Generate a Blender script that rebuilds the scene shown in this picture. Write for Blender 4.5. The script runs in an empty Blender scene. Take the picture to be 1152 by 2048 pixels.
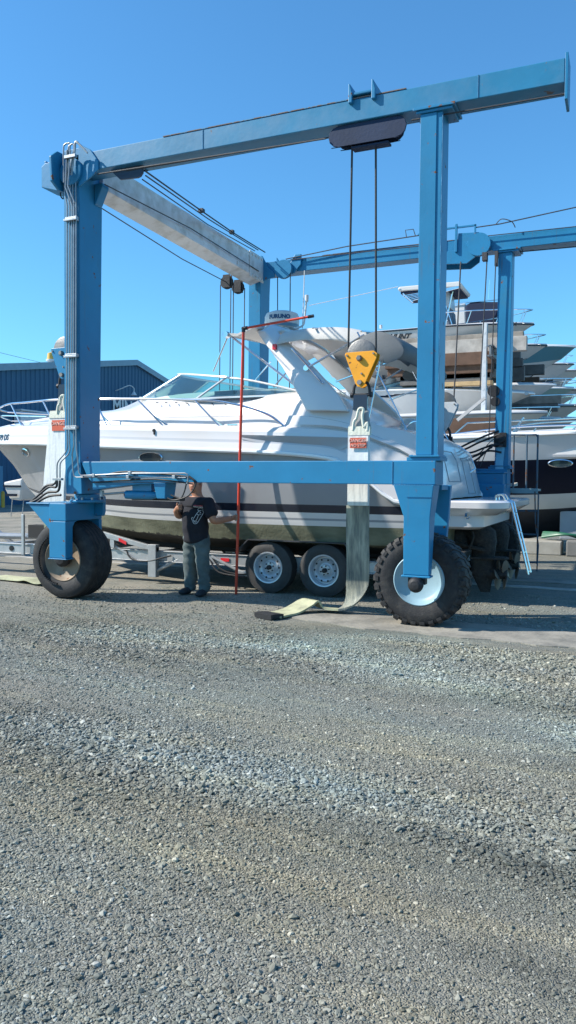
import bpy, bmesh, math, random
import numpy as np
from mathutils import Vector, Matrix
random.seed(7); rng = np.random.default_rng(7)
scene = bpy.context.scene
COL = scene.collection

# ------------------------------------------------------------------ camera
CX, CY, CZ = 6.7218, -8.1321, 1.6
YAW, PITCH, ROLL, FPX = -0.410611, -0.0409228, 0.00764803, 1552.27
Fv = Vector((math.sin(YAW)*math.cos(PITCH), math.cos(YAW)*math.cos(PITCH), math.sin(PITCH)))
R0 = Vector((math.cos(YAW), -math.sin(YAW), 0)); U0 = R0.cross(Fv)
Rv = R0*math.cos(ROLL) + U0*math.sin(ROLL); Uv = -R0*math.sin(ROLL) + U0*math.cos(ROLL)
cd = bpy.data.cameras.new('camera'); cam = bpy.data.objects.new('camera', cd); COL.objects.link(cam)
m = Matrix((Rv, Uv, -Fv)).transposed().to_4x4(); m.translation = (CX, CY, CZ); cam.matrix_world = m
cd.sensor_fit = 'VERTICAL'; cd.sensor_height = 36; cd.lens = FPX/2048*36; cd.clip_end = 5000; cd.clip_start = .05
scene.camera = cam

def P(x, y, ax='Y', v=0.0):
    """surveyed point: where the sight line through photo point x,y meets the real plane ax = v"""
    d = Fv + Rv*((x-576)/FPX) + Uv*((1024-y)/FPX)
    i = 'XYZ'.index(ax); t = (v-(CX, CY, CZ)[i])/d[i]
    return Vector((CX, CY, CZ)) + d*t

# ------------------------------------------------------------------ light
w = bpy.data.worlds.new('World'); scene.world = w; w.use_nodes = True
nt = w.node_tree; bg = nt.nodes['Background']
sky = nt.nodes.new('ShaderNodeTexSky'); sky.sky_type = 'NISHITA'; sky.sun_disc = False
TR = Vector((1, .50, -.92)).normalized()           # the way the sunlight travels
sky.sun_elevation = math.asin(-TR.z); sky.sun_rotation = math.atan2(-TR.x, -TR.y) % (2*math.pi)
sky.air_density = 1.15; sky.dust_density = .35; sky.ozone_density = 2.2; sky.altitude = 0
tint = nt.nodes.new('ShaderNodeMix'); tint.data_type = 'RGBA'; tint.blend_type = 'MULTIPLY'; tint.inputs[0].default_value = 1; tint.inputs[7].default_value = (.465, .94, 1.22, 1)
nt.links.new(sky.outputs[0], tint.inputs[6]); nt.links.new(tint.outputs[2], bg.inputs[0]); bg.inputs[1].default_value = .112
sl = bpy.data.lights.new('sun', 'SUN'); sl.energy = 5.0; sl.angle = math.radians(.5); sl.color = (1, .94, .84)
so = bpy.data.objects.new('sun', sl); COL.objects.link(so)
so.rotation_euler = TR.to_track_quat('-Z', 'Y').to_euler(); so.location = (-20, -8, 20)
scene.view_settings.view_transform = 'Standard'; scene.view_settings.look = 'None'
scene.view_settings.exposure = .66; scene.view_settings.gamma = 1
scene.render.resolution_x = 576; scene.render.resolution_y = 1024
scene.cycles.max_bounces = 6

# ------------------------------------------------------------------ materials
MATS = {}
def mat(name, col, rough=.5, metal=0., var=.0, vscale=3., rust=0., rustcol=(.16,.07,.035), bump=0., bscale=30., coat=0.,
        streak=False, trans=0., rscale=6., detail=6, runs=0., dirt=None, dirt_amt=0., ior=1.45, alpha=1., transl=0.):
    if name in MATS: return MATS[name]
    M = bpy.data.materials.new(name); M.use_nodes = True; MATS[name] = M
    n = M.node_tree.nodes; l = M.node_tree.links; b = n['Principled BSDF']
    b.inputs['Base Color'].default_value = (*col, 1); b.inputs['Roughness'].default_value = rough
    b.inputs['Metallic'].default_value = metal; b.inputs['IOR'].default_value = ior
    b.inputs['Coat Weight'].default_value = coat; b.inputs['Coat Roughness'].default_value = .08
    b.inputs['Transmission Weight'].default_value = trans
    b.inputs['Alpha'].default_value = alpha
    tc = n.new('ShaderNodeTexCoord'); out = tc.outputs['Object']
    if streak:
        mp = n.new('ShaderNodeMapping'); mp.inputs['Scale'].default_value = (6, 6, .5); l.new(out, mp.inputs[0]); sv = mp.outputs[0]
    else: sv = out
    cur = None
    def mix(fac, a, bcol):
        mx = n.new('ShaderNodeMix'); mx.data_type = 'RGBA'; l.new(fac, mx.inputs[0])
        if isinstance(a, tuple): mx.inputs[6].default_value = (*a, 1)
        else: l.new(a, mx.inputs[6])
        mx.inputs[7].default_value = (*bcol, 1); return mx.outputs[2]
    def noise(vec, s, lo, hi, det=detail):
        nz = n.new('ShaderNodeTexNoise'); nz.inputs['Scale'].default_value = s; nz.inputs['Detail'].default_value = det
        nz.inputs['Roughness'].default_value = .6; l.new(vec, nz.inputs['Vector'])
        mr = n.new('ShaderNodeMapRange'); mr.inputs[1].default_value = lo; mr.inputs[2].default_value = hi; l.new(nz.outputs[0], mr.inputs[0])
        return mr.outputs[0]
    if var > 0:
        cur = mix(noise(sv, vscale, .3, .72), tuple(min(1, c*(1+var)) for c in col), tuple(c*(1-var) for c in col))
    if dirt_amt > 0:
        f = noise(sv, vscale*2.3, 1-dirt_amt-.12, 1-dirt_amt+.2)
        cur = mix(f, cur if cur else col, dirt)
    if runs > 0:      # thin vertical rust and grime runs
        mp2 = n.new('ShaderNodeMapping'); mp2.inputs['Scale'].default_value = (22, 22, .9); l.new(out, mp2.inputs[0])
        f1 = noise(mp2.outputs[0], 1., 1-runs, 1-runs+.10, 2); f2 = noise(out, .9, .45, .62, 2)
        ml = n.new('ShaderNodeMath'); ml.operation = 'MULTIPLY'; l.new(f1, ml.inputs[0]); l.new(f2, ml.inputs[1])
        m3 = n.new('ShaderNodeMath'); m3.operation = 'MULTIPLY'; m3.inputs[1].default_value = .55; l.new(ml.outputs[0], m3.inputs[0])
        cur = mix(m3.outputs[0], cur if cur else col, (.10,.10,.10))
    if rust > 0:
        f = noise(out, rscale, 1-rust, 1-rust+.03, 8)
        cur = mix(f, cur if cur else col, rustcol)
        rr = n.new('ShaderNodeMapRange'); l.new(f, rr.inputs[0]); rr.inputs[3].default_value = rough; rr.inputs[4].default_value = .85
        l.new(rr.outputs[0], b.inputs['Roughness'])
    if cur: l.new(cur, b.inputs['Base Color'])
    if bump > 0:
        nz = n.new('ShaderNodeTexNoise'); nz.inputs['Scale'].default_value = bscale; nz.inputs['Detail'].default_value = 4
        l.new(out, nz.inputs['Vector']); bp = n.new('ShaderNodeBump'); bp.inputs['Strength'].default_value = bump
        bp.inputs['Distance'].default_value = .01; l.new(nz.outputs[0], bp.inputs['Height']); l.new(bp.outputs[0], b.inputs['Normal'])
    if transl > 0:
        tl = n.new('ShaderNodeBsdfTranslucent'); tl.inputs[0].default_value = (*col, 1); ms = n.new('ShaderNodeMixShader')
        ms.inputs[0].default_value = transl; l.new(b.outputs[0], ms.inputs[1]); l.new(tl.outputs[0], ms.inputs[2])
        l.new(ms.outputs[0], n['Material Output'].inputs[0])
    return M

blue = mat('hoist blue paint', (.016,.175,.34), .40, var=.12, vscale=1.2, rust=.35, bump=.12, bscale=14, rscale=9, dirt=(.05,.17,.25), dirt_amt=.3, runs=.36)
blue_rusty = mat('hoist blue paint rusty', (.035,.235,.46), .5, var=.16, vscale=2, rust=.47, rustcol=(.2,.13,.09), bump=.2, bscale=14, rscale=5)
blue_l = mat('hoist pale blue paint', (.16,.42,.60), .45, var=.1, vscale=3, bump=.1, rust=.3)
beam_white = mat('weathered white paint', (.60,.59,.585), .5, var=.1, vscale=2, rust=.33, bump=.15, rscale=5, dirt=(.36,.33,.28), dirt_amt=.42)
steel = mat('galvanised steel', (.34,.36,.38), .45, metal=.6, var=.2, vscale=12, bump=.1)
pipe_m = mat('hydraulic steel pipe', (.27,.29,.31), .4, metal=.6, var=.15, vscale=10)
chrome = mat('stainless tube', (.75,.76,.78), .16, metal=1.)
rubber = mat('black tyre rubber', (.016,.016,.018), .7, var=.3, vscale=5, bump=.35, bscale=60, dirt=(.055,.05,.045), dirt_amt=.40)
hose_m = mat('black rubber hose', (.02,.02,.022), .5)
cable_m = mat('wire rope', (.05,.05,.055), .55, metal=.4, bump=.5, bscale=200)
iron = mat('dark greasy iron', (.03,.03,.033), .6, metal=.4, var=.3, bump=.3)
gel = mat('white gelcoat', (.635,.61,.60), .22, coat=.5, var=.02, vscale=1)
gel_s = mat('satin white gelcoat', (.56,.55,.54), .4, var=.04, vscale=4)
hullgrey = mat('grey hull paint', (.27,.275,.285), .22, coat=.5, var=.06, vscale=1.2)
boot = mat('black boot stripe', (.018,.022,.035), .25, coat=.3)
greyline = mat('grey pinstripe and crease shade', (.27,.28,.30), .3)
navy = mat('navy hull paint', (.004,.008,.022), .35, ior=1.3)
navy_c = mat('navy canvas', (.012,.02,.05), .85, bump=.3)
canvas = mat('pale grey canvas', (.66,.64,.61), .85, var=.06, vscale=5, bump=.3, bscale=50, transl=.25)
canvas_d = mat('grey canvas', (.20,.21,.22), .85, var=.08, vscale=5, bump=.3, bscale=50, transl=.2)
black_p = mat('black plastic', (.015,.015,.017), .35)
rubstrip = mat('pale rub rail', (.82,.82,.82), .3)
orange = mat('orange pole paint', (.60,.055,.025), .38, var=.08, vscale=6)
yellow = mat('yellow hook paint', (.80,.33,.015), .42, var=.1, vscale=6, rust=.36, rscale=14, bump=.1)
wood_l = mat('pale weathered timber', (.36,.33,.30), .85, var=.3, vscale=3, bump=.5, bscale=40)
wood = mat('grey weathered timber', (.24,.21,.18), .85, var=.35, vscale=3, bump=.5, bscale=40)
wood_b = mat('brown timber', (.105,.06,.04), .85, var=.3, vscale=3, bump=.5, bscale=40)
wood_y = mat('new pine timber', (.42,.29,.15), .8, var=.25, vscale=3, bump=.4, bscale=40)
wood_d = mat('dark timber', (.12,.115,.11), .85, var=.3, vscale=3, bump=.5, bscale=40)
conc = mat('pale concrete', (.42,.40,.36), .85, var=.12, vscale=1.5, bump=.6, bscale=25, dirt=(.22,.2,.18), dirt_amt=.42)
alum = mat('trailer aluminium', (.40,.41,.42), .42, metal=.5, var=.12, vscale=8)
red_ref = mat('red reflector', (.65,.02,.03), .25, coat=.5)
teal = mat('teal hull band', (.10,.24,.30), .3)
bglass = mat('tinted pane', (.02,.03,.035), .06, coat=.3)
bronze = mat('dull bronze', (.20,.17,.14), .5, metal=.6, var=.2)
growth = mat('black drive paint with growth', (.02,.021,.022), .8, var=.5, vscale=12, bump=1., bscale=45, dirt=(.06,.055,.045), dirt_amt=.4)
marine_bottom = mat('dark antifouling', (.02,.024,.035), .7, var=.3, vscale=3)

def glass_mat(name, col, alpha):
    M = bpy.data.materials.new(name); M.use_nodes = True; n = M.node_tree.nodes; l = M.node_tree.links; n.remove(n['Principled BSDF'])
    t = n.new('ShaderNodeBsdfTransparent'); t.inputs[0].default_value = (*col, 1)
    g = n.new('ShaderNodeBsdfGlossy'); g.inputs['Roughness'].default_value = .02
    f = n.new('ShaderNodeFresnel'); f.inputs[0].default_value = 1.5
    ad = n.new('ShaderNodeMath'); ad.operation = 'ADD'; ad.inputs[1].default_value = alpha; l.new(f.outputs[0], ad.inputs[0])
    ms = n.new('ShaderNodeMixShader'); l.new(ad.outputs[0], ms.inputs[0]); l.new(t.outputs[0], ms.inputs[1]); l.new(g.outputs[0], ms.inputs[2])
    l.new(ms.outputs[0], n['Material Output'].inputs[0]); return M
glass = glass_mat('green tinted glass', (.62,.86,.82), .08)

# ------------------------------------------------------------------ mesh builder
class MB:
    def __init__(s): s.v = []; s.f = []; s.mi = []; s.ch = []
    def add(s, vs, fs, mi=0):
        o = len(s.v); s.ch.append((o, len(s.f), len(vs), len(fs))); s.v += [tuple(v) for v in vs]
        for f in fs: s.f.append(tuple(i+o for i in f)); s.mi.append(mi)
        return s
    def box(s, a, b, mi=0):
        x0,x1 = sorted((a[0],b[0])); y0,y1 = sorted((a[1],b[1])); z0,z1 = sorted((a[2],b[2]))
        return s.add([(x0,y0,z0),(x1,y0,z0),(x1,y1,z0),(x0,y1,z0),(x0,y0,z1),(x1,y0,z1),(x1,y1,z1),(x0,y1,z1)],
            [(0,3,2,1),(4,5,6,7),(0,1,5,4),(1,2,6,5),(2,3,7,6),(3,0,4,7)], mi)
    def loft(s, rings, mi=0, closed=True, caps=True):
        n = len(rings[0]); vs = [v for r in rings for v in r]; fs = []
        for i in range(len(rings)-1):
            for j in range(n if closed else n-1):
                k = (j+1) % n; fs.append((i*n+j, i*n+k, (i+1)*n+k, (i+1)*n+j))
        if caps and closed: fs.append(tuple(range(n))[::-1]); fs.append(tuple(range((len(rings)-1)*n, len(rings)*n)))
        return s.add(vs, fs, mi)
    def prism(s, poly, ax, a, b, mi=0):
        """poly in the plane normal to ax, from ax=a to ax=b"""
        def mk(p, v):
            return {'Y': (p[0], v, p[1]), 'X': (v, p[0], p[1]), 'Z': (p[0], p[1], v)}[ax]
        return s.loft([[mk(p, a) for p in poly], [mk(p, b) for p in poly]], mi)
    def tube(s, pts, r, n=8, mi=0, caps=True):
        pts = [Vector(p) for p in pts]; rs = r if isinstance(r, (list, tuple)) else [r]*len(pts)
        rings = []; t0 = (pts[1]-pts[0]).normalized(); up = Vector((0,0,1)) if abs(t0.z) < .9 else Vector((1,0,0))
        nn = (up - t0*up.dot(t0)).normalized()
        for i, p in enumerate(pts):
            if i == 0: t = pts[1]-pts[0]
            elif i == len(pts)-1: t = pts[-1]-pts[-2]
            else: t = (pts[i]-pts[i-1]).normalized() + (pts[i+1]-pts[i]).normalized()
            if t.length < 1e-8: t = pts[i]-pts[i-1]
            t.normalize(); nn = (nn - t*nn.dot(t)).normalized(); bb = t.cross(nn)
            rings.append([p + (nn*math.cos(a)+bb*math.sin(a))*rs[i] for a in [2*math.pi*k/n for k in range(n)]])
        return s.loft(rings, mi, True, caps)
    def lathe(s, prof, c, ax='Y', n=32, mi=0, caps=True):
        """prof = [(radius, along)]; around the axis ax through c"""
        rings = []
        for r, h in prof:
            ring = []
            for k in range(n):
                a = 2*math.pi*k/n; u, w_ = r*math.cos(a), r*math.sin(a)
                ring.append({'Y': (c[0]+u, c[1]+h, c[2]+w_), 'Z': (c[0]+u, c[1]+w_, c[2]+h), 'X': (c[0]+h, c[1]+u, c[2]+w_)}[ax])
            rings.append(ring)
        return s.loft(rings, mi, True, caps)
    def build_each(s, name, mats, parent=None, **k):
        """every primitive that was added becomes a piece of its own"""
        out = []
        for (v0, f0, nv, nf) in s.ch:
            b = MB(); b.v = s.v[v0:v0+nv]; b.f = [tuple(i-v0 for i in f) for f in s.f[f0:f0+nf]]; b.mi = s.mi[f0:f0+nf]; out.append(b.build(name, mats, parent, **k))
        return out
    def build(s, name, mats, parent=None, smooth=False, bevel=0., angle=35, seg=2, mesh_fix=True):
        me = bpy.data.meshes.new(name); me.from_pydata(s.v, [], s.f)
        for M in (mats if isinstance(mats, (list, tuple)) else [mats]): me.materials.append(M)
        me.polygons.foreach_set('material_index', s.mi)
        if mesh_fix:
            bm = bmesh.new(); bm.from_mesh(me); bmesh.ops.remove_doubles(bm, verts=bm.verts, dist=1e-5)
            bmesh.ops.recalc_face_normals(bm, faces=bm.faces); bm.to_mesh(me); bm.free()
        if smooth:
            me.polygons.foreach_set('use_smooth', [True]*len(me.polygons)); me.set_sharp_from_angle(angle=math.radians(angle))
        o = bpy.data.objects.new(name, me); COL.objects.link(o)
        if parent is not None: o.parent = parent; o.matrix_parent_inverse = Matrix.Translation(parent_loc(parent)).inverted()
        if bevel > 0:
            b = o.modifiers.new('bevel', 'BEVEL'); b.width = bevel; b.segments = seg; b.limit_method = 'ANGLE'; b.angle_limit = math.radians(40)
        return o
def parent_loc(o):
    v = Vector(o.location)
    while o.parent is not None:
        o = o.parent
    return v if o.type != 'MESH' else Vector(o.location)
def tag(o, label=None, cat=None, group=None, kind=None):
    if label: o['label'] = label
    if cat: o['category'] = cat
    if group: o['group'] = group
    if kind: o['kind'] = kind
    return o
def thing(name, label, cat, loc=(0,0,0), group=None):
    o = bpy.data.objects.new(name, None); COL.objects.link(o); o.location = loc; o.empty_display_size = .1
    return tag(o, label, cat, group)
def interp(pts, x):
    if x <= pts[0][0]: return pts[0][1]
    for (a, u), (b, v) in zip(pts, pts[1:]):
        if x <= b:
            t = (x-a)/(b-a); return u+(v-u)*t
    return pts[-1][1]
def sinterp(pts, x):
    """smooth (monotone-ish) interpolation"""
    if x <= pts[0][0]: return pts[0][1]
    if x >= pts[-1][0]: return pts[-1][1]
    for i in range(len(pts)-1):
        if x <= pts[i+1][0]:
            p0 = pts[max(0,i-1)]; p1 = pts[i]; p2 = pts[i+1]; p3 = pts[min(len(pts)-1,i+2)]
            h = p2[0]-p1[0]; t = (x-p1[0])/h
            m1 = (p2[1]-p0[1])/max(1e-6,(p2[0]-p0[0])); m2 = (p3[1]-p1[1])/max(1e-6,(p3[0]-p1[0]))
            return (2*t**3-3*t*t+1)*p1[1]+(t**3-2*t*t+t)*h*m1+(-2*t**3+3*t*t)*p2[1]+(t**3-t*t)*h*m2
def text_mesh(s, size, extrude=.004, bold=0., shear=0.):
    c = bpy.data.curves.new('lettering', 'FONT'); c.body = s; c.size = size; c.extrude = extrude; c.offset = bold; c.shear = shear
    c.resolution_u = 3; c.align_x = 'CENTER'; c.align_y = 'CENTER'
    o = bpy.data.objects.new('lettering', c); COL.objects.link(o); dg = bpy.context.evaluated_depsgraph_get(); dg.update()
    me = bpy.data.meshes.new_from_object(o.evaluated_get(dg)); bpy.data.objects.remove(o); bpy.data.curves.remove(c); return me
def text_obj(name, s, size, M, parent, origin, right, up, fn=None, bold=0., shear=0.):
    """lettering whose local x runs along right, y along up, from origin"""
    me = text_mesh(s, size, bold=bold, shear=shear); right = Vector(right).normalized(); up = Vector(up).normalized(); nrm = right.cross(up)
    for v in me.vertices:
        p = v.co.copy(); q = Vector(origin)+right*p.x+up*p.y+nrm*p.z
        v.co = fn(p) if fn else q
    me.materials.clear(); me.materials.append(M)
    o = bpy.data.objects.new(name, me); COL.objects.link(o); o.parent = parent
    if parent is not None: o.matrix_parent_inverse = Matrix.Translation(parent_loc(parent)).inverted()
    return o
def bez(pts, n=10):
    """Catmull-Rom through points"""
    pts = [Vector(p) for p in pts]; out = []
    for i in range(len(pts)-1):
        p0 = pts[max(0,i-1)]; p1 = pts[i]; p2 = pts[i+1]; p3 = pts[min(len(pts)-1,i+2)]
        for k in range(n):
            t = k/n
            out.append(.5*((2*p1)+(p2-p0)*t+(2*p0-5*p1+4*p2-p3)*t*t+(3*p1-p0-3*p2+p3)*t**3))
    out.append(pts[-1]); return out

# ------------------------------------------------------------------ ground
BANDS = [P(*a,'Z',0).to_tuple()[:2]+P(*b,'Z',0).to_tuple()[:2]+(wd, tc_) for a, b, wd, tc_ in (
    ((0,1440),(1000,1640),.34,(1.10,1.20,1.28)), ((600,1285),(1152,1450),.60,(1.26,1.36,1.41)), ((100,1260),(620,1290),.6,(1.22,1.30,1.32)), ((640,1262),(1250,1345),.45,(1.18,1.20,1.17)),
    ((250,1380),(1152,1580),.50,(1.12,1.09,1.03)), ((0,1560),(700,1800),.50,(1.04,1.02,.96)), ((860,1665),(1250,1800),.16,(.50,.53,.55)), ((850,1880),(1250,1990),.14,(.74,.75,.75)), ((0,1250),(300,1235),.4,(.84,.83,.80)))]
def gravel_mat(name, stones):
    M = bpy.data.materials.new(name); M.use_nodes = True; n = M.node_tree.nodes; l = M.node_tree.links; b = n['Principled BSDF']
    b.inputs['Roughness'].default_value = .8
    geo = n.new('ShaderNodeNewGeometry'); pos = geo.outputs['Position']
    def noise(s, lo, hi, det=3, sc=None):
        v = pos
        if sc:
            mp = n.new('ShaderNodeMapping'); mp.inputs['Scale'].default_value = sc; l.new(pos, mp.inputs[0]); v = mp.outputs[0]
        nz = n.new('ShaderNodeTexNoise'); nz.inputs['Scale'].default_value = s; nz.inputs['Detail'].default_value = det; l.new(v, nz.inputs['Vector'])
        mr = n.new('ShaderNodeMapRange'); mr.inputs[1].default_value = lo; mr.inputs[2].default_value = hi; l.new(nz.outputs[0], mr.inputs[0]); return mr.outputs[0]
    ramp = n.new('ShaderNodeValToRGB'); e = ramp.color_ramp.elements
    cols = [(0,(.105,.105,.085)),(.18,(.14,.142,.118)),(.45,(.175,.178,.15)),(.7,(.205,.208,.177)),(.92,(.26,.26,.225)),(1,(.40,.39,.34))] if stones else [(0,(.13,.128,.105)),(.18,(.15,.148,.122)),(.45,(.172,.17,.142)),(.7,(.19,.188,.157)),(.92,(.215,.21,.178)),(1,(.27,.26,.22))]
    e[0].position, e[0].color = 0, (*cols[0][1],1); e[1].position, e[1].color = 1, (*cols[-1][1],1)
    for p, c in cols[1:-1]: x = e.new(p); x.color = (*c, 1)
    if stones: l.new(geo.outputs['Random Per Island'], ramp.inputs[0]); mapped = None
    else:
        vo = n.new('ShaderNodeTexVoronoi'); vo.inputs['Scale'].default_value = 75; vo.inputs['Randomness'].default_value = 1; l.new(pos, vo.inputs['Vector'])
        sp = n.new('ShaderNodeSeparateColor'); l.new(vo.outputs['Color'], sp.inputs[0]); l.new(sp.outputs[0], ramp.inputs[0])
        vd = n.new('ShaderNodeTexVoronoi'); vd.feature = 'DISTANCE_TO_EDGE'; vd.inputs['Scale'].default_value = 75; l.new(pos, vd.inputs['Vector'])
        mr = n.new('ShaderNodeMapRange'); mr.inputs[1].default_value = 0; mr.inputs[2].default_value = .35; l.new(vd.outputs[0], mr.inputs[0])
        nz = n.new('ShaderNodeTexNoise'); nz.inputs['Scale'].default_value = 110; nz.inputs['Detail'].default_value = 3; l.new(pos, nz.inputs['Vector'])
        ad = n.new('ShaderNodeMath'); ad.operation = 'MULTIPLY_ADD'; ad.inputs[1].default_value = .5; l.new(nz.outputs[0], ad.inputs[0]); l.new(mr.outputs[0], ad.inputs[2])
        ad2 = n.new('ShaderNodeMath'); ad2.operation = 'MULTIPLY_ADD'; ad2.inputs[1].default_value = .8; l.new(sp.outputs[1], ad2.inputs[0]); l.new(ad.outputs[0], ad2.inputs[2])
        bp = n.new('ShaderNodeBump'); bp.inputs['Strength'].default_value = .9; bp.inputs['Distance'].default_value = .006
        l.new(ad2.outputs[0], bp.inputs['Height']); l.new(bp.outputs[0], b.inputs['Normal'])
    def mix(fac, a, c, mode='MIX'):
        mx = n.new('ShaderNodeMix'); mx.data_type = 'RGBA'; mx.blend_type = mode; l.new(fac, mx.inputs[0]); l.new(a, mx.inputs[6]); mx.inputs[7].default_value = (*c, 1); return mx.outputs[2]
    c = ramp.outputs[0]
    c = mix(noise(.55, .44, .66, 4, (.6,1.5,1)), c, (1.0,1.10,1.16), 'MULTIPLY')      # bluish washed stone
    c = mix(noise(.4, .5, .68, 4, (.5,1.3,1)), c, (.97,.93,.87), 'MULTIPLY')          # tan dusty patches
    c = mix(noise(.9, .50, .68, 3, (.4,1.2,1)), c, (.78,.79,.78), 'MULTIPLY')         # damp patches
    c = mix(noise(3.1, .50, .62, 5, (.25,1.6,1)), c, (1.22,1.17,1.08), 'MULTIPLY')     # dusty wheel-packed streaks
    # raked bands of washed bluish stone, tan fines between them, and darker bands; each lies along a line on the ground
    nn_ = n.new('ShaderNodeTexNoise'); nn_.inputs['Scale'].default_value = .9; nn_.inputs['Detail'].default_value = 6; l.new(pos, nn_.inputs['Vector'])
    for ax_, ay_, bx2, by2, wid, tc_ in BANDS:
        a_ = Vector((ax_,ay_,0)); d_ = Vector((bx2-ax_,by2-ay_,0)); ln2 = d_.length; d_.normalize(); mid = a_+d_*ln2/2; nrm = Vector((-d_.y,d_.x,0))
        vm = n.new('ShaderNodeVectorMath'); vm.operation = 'SUBTRACT'; l.new(pos, vm.inputs[0]); vm.inputs[1].default_value = mid
        d1 = n.new('ShaderNodeVectorMath'); d1.operation = 'DOT_PRODUCT'; l.new(vm.outputs[0], d1.inputs[0]); d1.inputs[1].default_value = nrm/wid
        d2 = n.new('ShaderNodeVectorMath'); d2.operation = 'DOT_PRODUCT'; l.new(vm.outputs[0], d2.inputs[0]); d2.inputs[1].default_value = d_/(ln2*.6)
        cmb = n.new('ShaderNodeCombineXYZ'); l.new(d1.outputs['Value'], cmb.inputs[0]); l.new(d2.outputs['Value'], cmb.inputs[1])
        ln_ = n.new('ShaderNodeVectorMath'); ln_.operation = 'LENGTH'; l.new(cmb.outputs[0], ln_.inputs[0])
        sm_ = n.new('ShaderNodeMath'); sm_.operation = 'MULTIPLY_ADD'; sm_.inputs[1].default_value = 1.8; l.new(nn_.outputs[0], sm_.inputs[0]); l.new(ln_.outputs['Value'], sm_.inputs[2])
        mr_ = n.new('ShaderNodeMapRange'); mr_.inputs[1].default_value = 1.15; mr_.inputs[2].default_value = 2.1; mr_.inputs[3].default_value = 1; mr_.inputs[4].default_value = 0; l.new(sm_.outputs[0], mr_.inputs[0])
        c = mix(mr_.outputs[0], c, tc_, 'MULTIPLY')
    if not stones:
        # beyond the working lane: compacted, dustier
        sep = n.new('ShaderNodeSeparateXYZ'); l.new(pos, sep.inputs[0])
        mr = n.new('ShaderNodeMapRange'); mr.inputs[1].default_value = -.2; mr.inputs[2].default_value = 1.5; mr.inputs[3].default_value = .25; mr.inputs[4].default_value = .6; l.new(sep.outputs[1], mr.inputs[0])
        mx2 = n.new('ShaderNodeMapRange'); mx2.inputs[1].default_value = 2.6; mx2.inputs[2].default_value = 4.2; mx2.inputs[3].default_value = 1; mx2.inputs[4].default_value = .18; l.new(sep.outputs[0], mx2.inputs[0])  # dust lies at left; thinning it rightward also paints in deeper shade there
        dm = n.new('ShaderNodeMath'); dm.operation = 'MULTIPLY'; l.new(mr.outputs[0], dm.inputs[0]); l.new(mx2.outputs[0], dm.inputs[1])
        nd_ = n.new('ShaderNodeMath'); nd_.operation = 'MULTIPLY'; l.new(dm.outputs[0], nd_.inputs[0]); l.new(noise(1.1, .35, .55, 5), nd_.inputs[1])
        c = mix(nd_.outputs[0], c, (.36,.32,.26))
    l.new(c, b.inputs['Base Color']); return M
g_mat = gravel_mat('gravel ground', False); s_mat = gravel_mat('crushed stone', True)
mb = MB(); mb.add([(-400,-200,0),(400,-200,0),(400,600,0),(-400,600,0)], [(0,1,2,3)])
tag(mb.build('ground', g_mat), kind='structure')

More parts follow.
